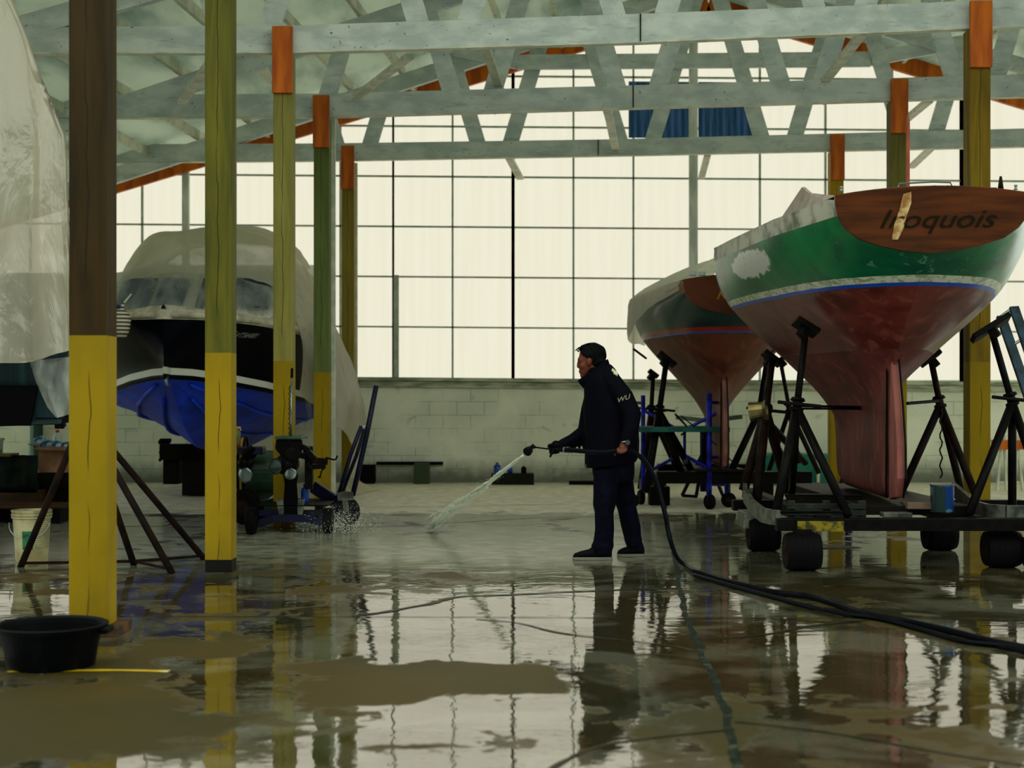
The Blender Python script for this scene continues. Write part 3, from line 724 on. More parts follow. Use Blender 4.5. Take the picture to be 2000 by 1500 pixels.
# plastic wrap over the motor boat
secs = [
 (16.95, [(-4.98, 2.05), (-4.85, 2.35), (-4.65, 2.60), (-4.3, 2.70), (-3.8, 2.72), (-3.3, 2.69), (-2.85, 2.57), (-2.62, 2.36), (-2.55, 2.12), (-2.5, 1.9), (-2.5, 1.6), (-2.52, 1.3)]),
 (17.35, [(-5.10, 1.95), (-4.86, 2.5), (-4.60, 2.84), (-4.3, 2.98), (-3.8, 3.02), (-3.3, 2.98), (-2.8, 2.80), (-2.52, 2.5), (-2.38, 2.15), (-2.28, 1.8), (-2.2, 1.3), (-2.15, .95)]),
 (17.9, [(-5.15, 1.9), (-4.90, 2.72), (-4.58, 3.20), (-4.2, 3.30), (-3.8, 3.34), (-3.2, 3.28), (-2.86, 3.10), (-2.52, 2.66), (-2.30, 2.15), (-2.12, 1.7), (-1.97, 1.15), (-1.95, .55)]),
 (18.5, [(-5.25, 1.9), (-5.05, 2.78), (-4.70, 3.32), (-4.2, 3.42), (-3.8, 3.47), (-3.3, 3.45), (-2.86, 3.20), (-2.56, 2.72), (-2.30, 2.15), (-2.08, 1.6), (-1.90, .95), (-2.02, .10)]),
 (19.2, [(-5.3, 1.9), (-5.15, 2.7), (-4.75, 3.25), (-4.3, 3.45), (-3.8, 3.5), (-3.3, 3.47), (-2.86, 3.22), (-2.58, 2.72), (-2.36, 2.15), (-2.14, 1.6), (-1.98, .95), (-2.1, .08)]),
 (19.6, [(-5.3, 1.9), (-5.15, 2.6), (-4.7, 3.1), (-4.3, 3.3), (-3.8, 3.35), (-3.3, 3.3), (-2.9, 3.1), (-2.62, 2.62), (-2.5, 2.15), (-2.3, 1.6), (-2.2, .95), (-2.25, .08)])]
def resample(l, n):
    out = []
    for k in range(n):
        u = k / (n - 1) * (len(l) - 1); i = min(int(u), len(l) - 2); t = u - i
        g = lambda j: l[max(0, min(len(l) - 1, j))]
        p0, p1, p2, p3 = g(i - 1), g(i), g(i + 1), g(i + 2)
        out.append(tuple(.5 * (2 * b + (c - a) * t + (2 * a - 5 * b + 4 * c - d) * t * t + (3 * b - a - 3 * c + d) * t ** 3) for a, b, c, d in zip(p0, p1, p2, p3)))
    return out
cols = [resample([(s[1][j][0], s[0], s[1][j][1]) for s in secs], 40) for j in range(12)]
rows = [resample([cols[j][i] for j in range(12)], 72) for i in range(40)]
def crumple(p, a=.03, fr=2.2, seed=0):
    v = Vector(p); k = Vector((v.x * fr, v.y * fr, v.z * fr * .45 + seed))
    n_ = noise.noise(k) * a + abs(noise.noise(k * 2.7)) * a * .6
    return v + Vector((n_, -n_ * .5, n_ * .4))
tp = M().loft([[crumple(p, .05) for p in r_] for r_ in rows], closed=False)
wrap = sheet_mat('clear_plastic_wrap', (222, 216, 190), .12, .62, 2.2)
clear = sheet_mat('thin_clear_plastic', (196, 200, 188), .62, .6, 2.6, .12)
cov = thing('boat_cover', 'cloudy plastic wrap draped over the blue-bottomed motor boat down to the floor', 'cover', (-3.6, 18, 2), None)
build('top_sheet', tp, wrap, cov, smooth=True)
# thin front flap in front of the windscreen
fl = M(); rr = []
for i in range(18):
    t = i / 17; row = []
    for j in range(50):
        u = j / 49; x = -5.02 + 2.52 * u; zt = interp([(-5.05, 2.30), (-4.75, 2.60), (-4.3, 2.70), (-3.8, 2.72), (-3.3, 2.69), (-2.85, 2.57), (-2.5, 2.2)], x)
        row.append(crumple((x, 16.95 - .25 * math.sin(t * 1.5) * (1 - abs(2 * u - 1) ** 3) + .02 * math.sin(u * 40 + t * 2), zt - t * (zt - 2.19)), .03, 3, 5))
    rr.append(row)
build('front_flap', M().loft(rr, closed=False), clear, cov, smooth=True)
fl = M(); rr = []   # right-hand flap over the starboard side
for i in range(22):
    t = i / 21
    rr.append([crumple((-2.47 + .02 * math.sin(u * 9), 16.96 + u * .45 , 2.1 - t * (.55 + .75 * u)), .03, 3, 8) for u in [k / 16 for k in range(17)]])
build('side_flap', M().loft(rr, closed=False), clear, cov, smooth=True)
build('floor_skirt', M().loft([[crumple((-2.15 + .12 * t + .25 * t * u, 18.2 + u * 1.3, .16 * (1 - t) ** 1.5 + .015), .02, 5, 2) for u in [k / 14 for k in range(15)]] for t in [k / 6 for k in range(7)]], closed=False), wrap, cov, smooth=True)

# ------------------------------------------------------------ near left boat, wrapped
bD = thing('boat_hull', 'dark hull under the clear plastic at the far left, resting on a black stand', 'boat', (-4.7, 11.5, 1.05), None)
hb = M(); rg = []
for y, w_ in ((10.35, 1.32), (11.2, 1.45), (12.5, 1.45), (14.2, 1.0), (15.0, .2)):
    rg.append([Vector((-.304 * y - w_ + a * w_, y + (.18 * b_), z)) for a, z, b_ in ((-1, 2.15, 0), (-1, 1.72, .1), (-.97, 1.36, .3), (-.86, 1.12, .6), (0, 1.02, .7), (.9, 1.06, .6), (.985, 1.36, .3), (1, 1.72, .1), (1, 2.15, 0))])
hb.loft(rg, mis=[0, 0, 1, 1, 1, 1, 0, 0, 0])
build('hull', hb, [mat('dark_teal_hull', (30, 62, 66), .35, c2=(18, 38, 44), sc=4, stretch=(3, 1, .3)), mat('black_bottom_paint', (3, 3, 5), .5)], bD, bevel=.02)
# black patch boundary is painted by a band on the transom
build('transom_boot_top', M().poly([(-6.02, 10.40, 1.06), (-3.5, 10.40, 1.05), (-3.43, 10.36, 1.345), (-6.02, 10.36, 1.345)], (0, .03, 0)), mat('black_boot_top', (3, 3, 5), .5), bD)
# stanchion frame the plastic hangs from
cv = thing('boat_cover', 'tall clear plastic sheet hanging over the boat at the left edge', 'cover', (-4.5, 11, 1.6), None)
sh = M(); rows = []
right = [(-10, 6.0), (8, 4.65), (34, 4.16), (76, 3.76), (116, 3.38), (146, 3.08), (156, 2.6), (162, 2.2), (164, 1.72)]
def redge(z):
    l = sorted([(b, (a - 1000) * 10.25 / F) for a, b in right]); return interp(l, z)
NU, NVv = 120, 60
for i in range(NVv):
    t = i / (NVv - 1); row = []
    for j in range(NU):
        u = j / (NU - 1)
        hem = 1.60 + .05 * math.sin(u * 11) + .06 * noise.noise(Vector((u * 9, 0, 1)))
        if u < .55: # front face
            q = u / .55; hemx = q
            hem = interp([(0, 1.95), (.60, 1.78), (.72, 1.62), (.80, 1.50), (.86, 1.49), (.93, 1.52), (1, 1.60)], q) + .02 * noise.noise(Vector((q * 30, 2, 1)))
            z = 5.6 + (hem - 5.6) * t; xe = redge(z); x = -6.4 + (xe + 6.4) * q; y = 10.0 + .25 * (5.6 - z) * -.05 + .1
        else:
            q = (u - .55) / .45; z = 5.6 + (hem - 5.6) * t; y = 10.0 + q * 3.2; x = redge(z) * y / 10.0 - .05 * q
        fold = .055 * math.sin(x * 13 + y * 5 + .6 * math.sin(z * 1.4) + z * 1.1) + .03 * math.sin(x * 29 + y * 11 + z * .7)
        amp = .35 + .65 * t
        if u < .55: y += fold * amp
        else: x += fold * amp * .6 - .03
        row.append(crumple((x, y, z), .03, 2.5, 4))
    rows.append(row)
sh.loft(rows, closed=False)
build('hanging_sheet', sh, sheet_mat('cloudy_clear_sheet', (200, 194, 172), .13, .55, 2.4, .16, .6), cv, smooth=True)
tg_ = M().loft([[crumple(p, .02, 5, 3) for p in row] for row in ([P(55, 706, 10.1), P(80, 703, 10.05), P(112, 700, 10.1), P(172, 694, 10.12)], [P(70, 750, 10.05), P(88, 748, 10.0), P(110, 748, 10.05), P(172, 752, 10.1)], [P(92, 795, 10.0), P(98, 790, 9.98), P(106, 790, 10.0), P(172, 790, 10.1)], [P(108, 815, 10.0), P(110, 817, 9.99), P(113, 816, 10.0), P(172, 798, 10.1)])], closed=False)
build('torn_strip', tg_, clear, cv, smooth=True)
# striped fender showing past the post
fb = P(231, 662, 15.55)
fd = M().lathe([(.001, 0), (.08, .03), (.108, .10), (.108, .24), (.07, .30), (.017, .33), (.017, .40)], fb, (.1, .12, 1), 20)
def stripes():
    t = NT('striped_cloth'); Z = t.xyz()[2]; s = t.math('GREATER_THAN', t.math('SINE', t.math('MULTIPLY', Z, 150)), 0)
    return t.fin(t.bsdf(t.mix(s, lin((220, 212, 190)), lin((70, 62, 56))), .7))
tag(build('fender', fd, stripes(), smooth=True), 'striped cream fender peeking out right of the nearest timber post', 'fender')
build('rope', M().tube([fb + Vector((.04, .04, .38)), fb + Vector((.08, .22, .50))], .01, 6), pale_wood, COL.objects['fender'])

# ------------------------------------------------------------ boat stands
def stand(lab, pad, apex, feet, mt=black_metal, group='boat stands', r=.028, pad_n=(0, -.3, 1), pads=(.30, .20), handle=True, ties=(), root=None, padmat=None):
    pad, apex = Vector(pad), Vector(apex); feet = [Vector(f) for f in feet]
    c = sum(feet, Vector((0, 0, 0))) / len(feet); c.z = min(f.z for f in feet)
    t = thing('boat_stand', lab, 'stand', c, group)
    ax = (pad - apex).normalized()
    build('screw_shaft', M().tube([apex - ax * .10, pad - ax * .03], r * .8, 10), mt, t, smooth=True)
    n = Vector(pad_n).normalized(); x = n.cross(Vector((0, 1, 0))).normalized(); y = n.cross(x)
    build('pad', M().box(pad, (pads[0], pads[1], .045), Matrix((x, y, n)).transposed()).bar(pad - n * .02, pad - n * .09, .07, .07), padmat or dark_wood, t, bevel=.008)
    build('collar', M().lathe([(.05, -.05), (.055, -.03), (.035, -.02), (.035, .02), (.058, .03), (.05, .05)], apex, ax, 12), mt, t, smooth=False)
    if handle:
        h = apex + ax * .02; build('screw_handle', M().tube([h - Vector((.16, .05, .0)), h + Vector((.17, -.05, -.035))], .014, 8), mt, t)
    for f in feet:
        k = M().tube([apex - ax * .03, f], r, 8); build('leg', k, mt, t, smooth=True)
    for a, b in ties: build('cross_tie', M().tube([feet[a] + Vector((0, 0, .03)), feet[b] + Vector((0, 0, .03))], .012, 6), mt, t)
    return t
# four-legged stand under the near left boat
stand('black four-legged stand under the far left boat, feet around the white bucket', (-3.33, 10.55, 1.12), P(158, 812, 10.45), [P(40, 1108, 10.62) * 1, G(337, 1121), G(262, 1104), G(400, 1093)], rust_metal, r=.026, handle=False, ties=((0, 2), (2, 1), (2, 3)))

# ------------------------------------------------------------ trailer under the green boat
tA = thing('boat_trailer', 'low black steel trailer on fat rubber wheels carrying the green sailboat', 'trailer', (2.9, 11, 0), None)
zt = .36
build('cross_beam', M().bb((1.93, 10.42, .285), (4.6, 10.54, .375)), black_metal, tA, bevel=.006)
build('cross_beam', M().bb((1.9, 12.3, .285), (4.4, 12.42, .375)), black_metal, tA, bevel=.006)
for x in (2.28, 3.42): build('side_rail', M().bb((x - .05, 10.54, .285), (x + .05, 13.9, .385)), black_metal, tA, bevel=.006)
build('keel_bed', M().bb((2.62, 10.75, .375), (3.45, 13.6, .445)), dark_wood, tA, bevel=.006)
for pts in ([P(1455, 955, 12.2), P(1456, 968, 11.9), P(1470, 990, 11.4), P(1490, 1006, 10.95), P(1508, 1010, 10.6), P(1520, 1011, 10.5)], [P(1862, 955, 11.9), P(1885, 975, 11.5), P(1905, 992, 11.0), P(1930, 999, 10.8), P(1965, 1001, 10.7), P(2080, 1003, 10.7)]):
    m = M()
    for a, b in zip(pts[:-1], pts[1:]): m.bar(a, b, .035, .11)
    build('curved_bunk_rail', m, galv, tA, label='weathered aluminium curved rail')
build('warning_plate', M().bb(P(1558, 1018, 10.40), P(1646, 1037, 10.44) + Vector((0, .03, 0))), mat('rusty_yellow_plate', (120, 108, 14), .6, c2=(50, 44, 14), sc=18, lo=.4, hi=.6), tA, label='rusty yellow plate')
def wheel(name, c, R_, wdt, parent, ax=(1, 0, 0), hub=True):
    c = Vector(c); a = Vector(ax)
    m = M().lathe([(R_ * .55, -wdt / 2), (R_ * .9, -wdt / 2), (R_, -wdt * .36), (R_, wdt * .36), (R_ * .9, wdt / 2), (R_ * .55, wdt / 2)], c, a, 28)
    for k in (-.25, -.08, .08, .25): m.lathe([(R_ * 1.0, k * wdt - .004), (R_ * 1.015, k * wdt - .003), (R_ * 1.015, k * wdt + .003), (R_ * 1.0, k * wdt + .004)], c, a, 28)
    w_ = build(name, m, rubber, parent, smooth=False)
    if hub: build('hub', M().lathe([(.02, -wdt * .58), (R_ * .45, -wdt * .5), (R_ * .5, -wdt * .3), (R_ * .5, wdt * .3), (R_ * .45, wdt * .5), (.02, wdt * .58)], c, a, 16), rust_metal, w_, smooth=False)
    return w_
for x, y in ((2.11, 10.42), (3.63, 10.62), (2.06, 11.75), (3.52, 11.8)):
    wheel('wheel', (x, y, .138), .138, .25, tA)
    build('wheel_fork', M().bb((x - .06, y - .06, .2), (x + .06, y + .06, .30)), black_metal, tA)
wheel('wheel', (3.86, 10.5, .125), .125, .2, tA)
# pale block leaning beside the frame
tag(build('concrete_block', M().bb(P(1452, 1000, 11.7), P(1475, 1060, 11.75) + Vector((0, .25, .12))), galv, bevel=.01), 'grey block standing on the wet floor at the trailer front left corner', 'block')
# load on the trailer
def plank(lab, a, b, w_, h_, mt, grp=None, nm='wooden_plank', cat='plank'):
    return tag(build(nm, M().bar(a, b, w_, h_), mt, bevel=.004), lab, cat, grp)
for k in range(4):
    plank('thin dark board in the stack lying on the trailer left of the keel', P(1535, 966 + k * 5, 11.6 - k * .05), P(1682, 968 + k * 5, 11.5 - k * .05), .12, .016, dark_wood, 'stacked boards on the trailer')
cr_m = mat('green_black_crate', (34, 46, 36), .5, c2=(18, 22, 18), sc=8)
cr = thing('wooden_crate', 'low dark green wooden crate on the trailer left of the keel', 'crate', (2.25, 10.75, .375))
for k in range(3): build('slat', M().bb(P(1541, 984 + k * 13, 10.62), P(1690, 994 + k * 13, 10.65)), cr_m, cr, bevel=.003)
for px in (1545, 1614, 1683): build('upright', M().bb(P(px - 6, 978, 10.66), P(px + 6, 1020, 10.70)), cr_m, cr, bevel=.003)
build('back_panel', M().bb(P(1541, 985, 11.0), P(1690, 1018, 11.03)), cr_m, cr)
plank('brown plank lying on the trailer between keel and paint can', P(1752, 985, 11.9) , P(1800, 988, 10.62), .20, .05, mat('grey_brown_plank', (110, 88, 74), .7, c2=(84, 66, 56), sc=5))
plank('short weathered board on the near beam right of the keel', P(1722, 1005, 10.62), P(1778, 1005, 10.62), .12, .035, galv)
can = thing('paint_can', 'dented blue and green paint can on the trailer, right of the keel', 'can', P(1840, 1000, 10.62))
cc = can.location
def can_mat():
    t = NT('paint_can_skin'); X, Y, Z = t.xyz(); n = t.noise(9, 4, None, .5)
    c = t.mix(t.math('GREATER_THAN', X, .0), lin((40, 62, 60)), lin((16, 62, 130))); c = t.mix(t.math('MULTIPLY', t.ramp(n, .58, .64), .6), c, lin((120, 160, 170)))
    return t.fin(t.bsdf(c, .25, .5, t.bump(n, .2)))
build('body', M().lathe([(.082, 0), (.085, .006), (.085, .19), (.088, .2), (.082, .2)], cc, (0, 0, 1), 28), can_mat(), can)
build('rim', M().lathe([(.08, .197), (.09, .2), (.09, .208), (.08, .208)], cc, (0, 0, 1), 28), steel, can)
build('handle', M().tube([cc + Vector((.088 * math.cos(a), -.01, .15 - .07 * math.sin(a))) for a in [PI * k / 10 for k in range(11)]], .003, 5), steel, can)
tag(build('chain', M().tube([P(1838, 800, 12.1) + Vector((.012 * math.sin(k * 1.7), 0, -k * .034)) for k in range(18)], .007, 5), rust_metal), 'thin rusty chain hanging from the stand behind the paint can', 'chain')
# stands of the green boat
fz = lambda px, py, d: P(px, py, d)
stand('black boat stand under the left stern quarter of the green sailboat', P(1574, 639, 11.05), P(1557, 790, 10.95), [P(1514, 1008, 10.6), P(1657, 1008, 10.5), P(1545, 985, 11.7)], black_metal, r=.034, pad_n=(.5, .35, .8), pads=(.2, .14), ties=((0, 1),))
stand('black boat stand under the right side of the green sailboat', P(1935, 640, 11.3), P(1975, 780, 11.2), [P(1892, 1006, 10.6), P(1977, 988, 11.2), P(2052, 1004, 10.7)], black_metal, r=.034, pad_n=(-.5, .3, .8), pads=(.34, .16))
stand('dark stand behind the keel of the green boat, a thin chain hanging from it', P(1818, 700, 12.6), P(1835, 785, 12.5), [P(1757, 969, 12.4), P(1880, 970, 12.9), P(1906, 968, 12.0)], rust_metal, r=.034, pad_n=(-.6, .2, .8), pads=(.2, .14), handle=False)
stand('dark stand with a rag-wrapped collar at the far left side of the green boat', P(1508, 700, 12.9), P(1496, 800, 12.3), [P(1452, 958, 12.2), P(1478, 975, 11.9), P(1542, 968, 12.9)], rust_metal, r=.042, pad_n=(.6, .2, .8), pads=(.2, .14))
tag(build('tie_rod', M().tube([P(1562, 795, 11.0), P(1692, 797, 11.6)], .008, 6).tube([P(1562, 799, 11.0), P(1692, 801, 11.6)], .008, 6)), 'x', 'rod') if False else None
tag(build('tie_rod', M().tube([P(1562, 793, 11.0), P(1690, 795, 11.9)], .010, 6), black_metal), 'thin black rod running from the left stand to the keel of the green boat', 'rod', 'tie rods between stand and keel')
tag(build('tie_rod', M().tube([P(1562, 798, 11.0), P(1690, 799, 11.9)], .008, 6), black_metal), 'thin black rod running from the left stand to the keel of the green boat', 'rod', 'tie rods between stand and keel')
tag(build('tie_rod', M().tube([P(1772, 788, 12.1), P(1832, 783, 12.4)], .014, 6), black_metal), 'short black rod from the keel to the stand behind it on the right', 'rod')
# old bell-shaped cup hung on the left stand
tag(build('metal_cup', M().lathe([(.02, 0), (.08, .01), (.075, .06), (.07, .12), (.085, .15), (.082, .15), (.06, .1)], P(1462, 800, 11.8) + Vector((0, 0, -.02)), (.95, -.3, .12), 20), mat('old_brass', (130, 116, 70), .35, .8, c2=(60, 54, 40), sc=6), smooth=False), 'dull brass cup hanging at the collar of the left trailer stand', 'cup')
# blue stand standing on the floor behind the keel
bs = thing('boat_stand', 'dark blue single-post stand on the floor, in front of the farthest right post', 'stand', G(1658, 962), 'boat stands')
d0 = 18.6
build('post', M().tube([P(1657, 962, d0), P(1657, 780, d0)], .05, 12), navy_metal, bs, smooth=True)
for px in (1636, 1680): build('leg', M().tube([P(1657, 900, d0), P(px, 964, d0)], .03, 8), navy_metal, bs, smooth=True)
build('leg', M().tube([P(1657, 900, d0), P(1655, 955, d0 + .5)], .03, 8), navy_metal, bs)
build('handle', M().tube([P(1637, 831, d0 - .05), P(1650, 827, d0 - .05), P(1664, 826, d0 - .05), P(1675, 830, d0 - .05)], [.02, .03, .03, .02], 8), brown_wood, bs, label='worn brown handle')
# aluminium ladder behind the right side
ld = thing('ladder', 'dark aluminium ladder leaning at the right edge behind the green boat', 'ladder', P(2100, 1000, 13.2))
for (a, b) in (((1955, 618), (2035, 850)), ((1980, 600), (2062, 840))):
    build('rail', M().bar(P(a[0], a[1], 12.9), P(b[0], b[1], 12.2), .035, .085, up=(1, 0, 0)), mat('dark_aluminium', (40, 66, 84), .4, .5, c2=(24, 34, 40), sc=6), ld, bevel=.004)
for k in range(5):
    t_ = k / 4; a = P(1955 + 80 * t_, 618 + 232 * t_, 12.9 - .7 * t_); b = P(1980 + 82 * t_, 600 + 240 * t_, 12.9 - .7 * t_); build('rung', M().tube([a, b], .014, 8), steel, ld)
# ------------------------------------------------------------ stands, beam and blocks of the teal boat
tb = thing('boat_cradle', 'long black beam cradle on block feet under the dark teal sailboat', 'cradle', (2.4, 16.3, 0))
a, b = P(1283, 921, 16.2), P(1585, 944, 16.2)
build('beam', M().bb((a.x, 16.15, b.z), (b.x, 16.35, a.z)), black_metal, tb, bevel=.008)
build('beam', M().bb((a.x + .2, 18.0, b.z), (b.x - .2, 18.2, a.z)), black_metal, tb, bevel=.008)
for x in (2.05, 2.55): build('side_rail', M().bb((x, 16.35, b.z), (x + .1, 18.0, a.z)), black_metal, tb)
build('keel_block', M().bb((2.08, 16.1, a.z), (2.62, 18.2, a.z + .03)), dark_wood, tb)
for x in (a.x + .1, b.x - .3):
    build('foot', M().bb((x, 18.0, 0), (x + .2, 18.2, b.z)), dark_wood, tb)
build('foot', M().bb(P(1573, 968, 16.15), P(1605, 944, 16.15) + Vector((0, .2, 0))), brown_wood, tb)
gz = G(1287, 986)
build('foot', M().bb((gz.x - .12, gz.y - .1, 0), (gz.x + .12, gz.y + .12, .22)), dark_wood, tb, bevel=.01)
build('foot', M().bb((gz.x - .06, gz.y - .06, .22), (gz.x + .06, gz.y + .08, b.z + .02)), dark_wood, tb)
stand('black stand under the left stern of the dark teal boat, behind the scaffold', P(1302, 702, 16.4), P(1288, 800, 16.3), [P(1262, 962, 16.1), P(1330, 922, 16.3), P(1352, 922, 16.6)], black_metal, r=.042, pad_n=(.6, .3, .75), pads=(.24, .14))
stand('thinner black stand left of the dark teal boat, beyond the near one', P(1276, 730, 17.6), P(1272, 800, 17.5), [P(1250, 955, 17.4), P(1326, 925, 17.5), P(1265, 950, 18.0)], rust_metal, r=.034, pad_n=(.6, .2, .8), pads=(.14, .1))
stand('black stand right of the dark teal boat keel, crossed by a thin rope', P(1500, 690, 16.6), P(1483, 800, 16.5), [P(1428, 920, 16.3), P(1545, 925, 16.3), P(1574, 905, 16.9)], black_metal, r=.04, pad_n=(-.6, .2, .75), pads=(.2, .14))
stand('slim dark stand seen between the two sailboats', P(1524, 703, 16.9), P(1541, 795, 16.8), [P(1560, 905, 16.7), P(1600, 925, 16.7), P(1500, 925, 17.2)], rust_metal, r=.03, pad_n=(-.6, .2, .8), pads=(.2, .12), handle=False)
tag(build('rope', M().tube([P(1318, 808, 16.1), P(1335, 826, 16.1), P(1346, 838, 16.2), P(1330, 850, 16.2)] , .012, 6).tube([P(1330, 812, 16.0), P(1400, 870, 16.4), P(1440, 912, 16.2)], .007, 5), rubber, smooth=True), 'dark rope looped over the collar of the stand behind the scaffold', 'rope')
tag(build('strap', M().bar(P(1320, 815, 17.0), P(1385, 822, 17.0), .02, .05).bar(P(1385, 822, 17.0), P(1450, 814, 16.9), .02, .05), mat('grey_green_strap', (110, 130, 100), .7)), 'grey green strap stretched behind the keel of the dark teal boat', 'strap')
tag(build('boat_hook', M().tube([P(1238, 682, 17.2), P(1262, 700, 17.4)], .014, 6), black_metal), 'thin dark stick poking out left of the dark teal hull', 'stick')
tb2 = thing('boat_stand', 'dark blue stand with splayed feet under the beam of the dark teal boat', 'stand', G(1375, 970), 'boat stands')
build('post', M().tube([P(1375, 840, 17.2), P(1375, 960, 17.2)], .05, 10), navy_metal, tb2)
for px in (1332, 1360, 1412): build('leg', M().tube([P(1375, 880, 17.2), P(px, 968, 17.3)], .022, 8), navy_metal, tb2)
build('foot_bar', M().tube([P(1332, 968, 17.3), P(1362, 970, 17.3)], .02, 6), navy_metal, tb2)
# ------------------------------------------------------------ blue scaffold
sf = thing('rolling_scaffold', 'blue rolling scaffold with a teal plank in front of the dark teal boat', 'scaffold', G(1330, 985))
dS = 16.0
def sp(px, py, dd=0): return P(px, py, dS + dd)
for px, y0, y1, dd in ((1256, 772, 968, .9), (1385, 768, 970, .15), (1419.5, 771, 968, .45), (1232, 780, 965, .3)):
    build('upright', M().tube([sp(px, y0, dd), sp(px, y1, dd)], .032 if px == 1385 else .027, 10), blue_metal, sf, smooth=True)
for y in (786, 893, 946): build('rung', M().tube([sp(1385, y, .15), sp(1419, y + 1, .45)], .017, 8), blue_metal, sf)
build('rung', M().tube([sp(1232, 786, .3), sp(1256, 787, .9)], .017, 8), blue_metal, sf)
for a, b in (((1258, 802, .9), (1320, 837, .5)), ((1340, 838, .5), (1418, 797, .45)), ((1257, 927, .9), (1335, 884, .5)), ((1338, 890, .5), (1418, 934, .45))):
    build('diagonal_brace', M().tube([sp(*a), sp(*b)], .020, 8), blue_metal, sf)
build('hanger', M().bb(sp(1335, 842, .5), sp(1340, 892, .5) + Vector((0, .04, 0))), blue_metal, sf)
build('hanger', M().bar(sp(1340, 888, .5), sp(1339, 905, .5), .05, .02), galv, sf)
build('platform', M().bb(sp(1240, 844, .1), sp(1426, 834, .1) + Vector((0, .7, 0))), teal_wood, sf, bevel=.004)
for px, py, dd, ax in ((1252, 985, .9, (1, .2, 0)), (1386, 995, .15, (.9, .5, 0)), (1423, 990, .45, (.2, 1, 0)), (1233, 985, .3, (.5, 1, 0))):
    g_ = G(px, 0 + 0) if False else Vector(((px - 1000) * (dS + dd) / F, dS + dd, 0))
    cst = wheel('caster', (g_.x, g_.y, .085), .085, .06, sf, ax)
    build('caster_fork', M().bar((g_.x, g_.y, .08), (g_.x, g_.y, .30), .04, .03), galv, sf)

# ------------------------------------------------------------ engine cart with propellers
d1 = 13.35
ec = thing('engine_cart', 'small black four-wheeled cart carrying a boat drive leg with steel propellers', 'cart', G(562, 1040))
def e(px, py, dd=0): return P(px, py, d1 + dd)
for px, dd, R_ in ((491, -.15, .125), (641, 0, .115), (510, .9, .11), (625, .9, .11)):
    c = P(px, 0, d1 + dd); wheel('wheel', (c.x, c.y, R_), R_, .085, ec)
m = M(); pts = [e(504, 1023), e(530, 1014), e(560, 1011), e(600, 1013), e(628, 1020)]
for a, b in zip(pts[:-1], pts[1:]): m.bar(a, b, .06, .07)
build('front_axle', m, navy_metal, ec)
build('rear_axle', M().bar(e(508, 1008, .9), e(628, 1008, .9), .05, .05), navy_metal, ec)
build('deck_frame', M().bb(e(500, 986, 0), e(640, 984, 0) + Vector((0, .9, -.025))), black_metal, ec, bevel=.004)
build('deck_frame', M().bb(e(505, 996, .05), e(636, 1008, .05) + Vector((0, .04, 0))), navy_metal, ec)
lg = M(); lg.loft([[e(x0, y, dy) for x0, dy in ((a, 0), (a, .25), (b_, .25), (b_, 0))] for y, a, b_ in ((1008, 551, 584), (975, 554, 582), (945, 556, 580), (925, 553, 583))])
build('drive_leg', lg, mat('glossy_black_drive', (14, 15, 17), .2, .3), ec, bevel=.01)
for px, s_ in ((545, -1), (590, 1)):
    build('gusset', M().poly([e(px, 1008), e(px - s_ * -6, 975), e(px + s_ * -8, 975), e(px + s_ * -10, 1008)], (0, .03, 0)), galv, ec)
build('gear_case', M().ell(e(560, 907, -.05), (.11, .2, .1)).lathe([(.03, 0), (.085, .05), (.09, .2), (.05, .32)], e(560, 907, -.18), (0, 1, 0), 20), black_metal, ec, smooth=True)
def blade(c, ang, L, wd, mt, parent, tilt=.5):
    rows = []
    for i in range(9):
        t_ = i / 8; r_ = .045 + L * t_; ww = wd * math.sin(PI * min(.97, .12 + .80 * t_)) ** .75
        row = []
        for j in range(9):
            u = (j / 8 - .5) * 2; a = tilt * (1 - .4 * t_)
            loc = Vector((u * ww * math.cos(a), u * ww * math.sin(a) - .02 * (1 - u * u), r_ + .0))
            ca, sa = math.cos(ang), math.sin(ang)
            row.append(Vector(c) + Vector((loc.x * ca + loc.z * sa, loc.y, -loc.x * sa + loc.z * ca)))
        rows.append(row)
    return build('propeller_blade', M().loft(rows, closed=False), mt, parent, smooth=True, solid=.008)
pc = e(560, 907, -.24)
build('propeller_hub', M().lathe([(.03, -.04), (.048, 0), (.055, .06), (.05, .12)], pc, (0, 1, 0), 20), black_metal, ec, smooth=True)
blade(pc, -1.75, .12, .075, mat('steel_dark_reflection', (40, 52, 48), .35, .7, bump=.05), ec, .3); blade(pc, 2.75, .10, .075, steel, ec, .7); blade(pc, .5, .12, .075, black_metal, ec, .5)  # left blade: dark green reflection on steel put into its colour
build('power_head', M().loft([[e(x, y, dy) for x, dy in ((a, -.05), (a, .3), (b_, .3), (b_, -.05))] for y, a, b_ in ((895, 553, 583), (876, 537, 592), (858, 539, 590))]), black_metal, ec, bevel=.012)
build('head_cover', M().bb(e(537, 858, -.08), e(589, 852, -.08) + Vector((0, .42, 0))), green_metal, ec, bevel=.006)
rk = rnd
for k in range(12):
    px, py = rk.uniform(585, 622), rk.uniform(868, 918); s_ = rk.uniform(.03, .06)
    build('engine_fitting', M().box(e(px, py, rk.uniform(-.05, .15)), (s_ * 1.6, s_ * 1.5, s_), Matrix.Rotation(rk.uniform(0, 1), 3, 'Y')), rk.choice([black_metal, black_metal, black_metal, rust_metal]), ec, bevel=.008)
build('clamp_bracket', M().bb(e(595, 872, 0), e(612, 955, .08)).bar(e(600, 898), e(640, 902), .05, .06).bar(e(602, 913), e(636, 910), .05, .045).bar(e(632, 895), e(632, 918), .02, .02), black_metal, ec, bevel=.006)
build('crank_handle', M().tube([e(634, 900), e(637, 894), e(652, 898), e(656, 897), e(659, 890)], .009, 8), black_metal, ec)
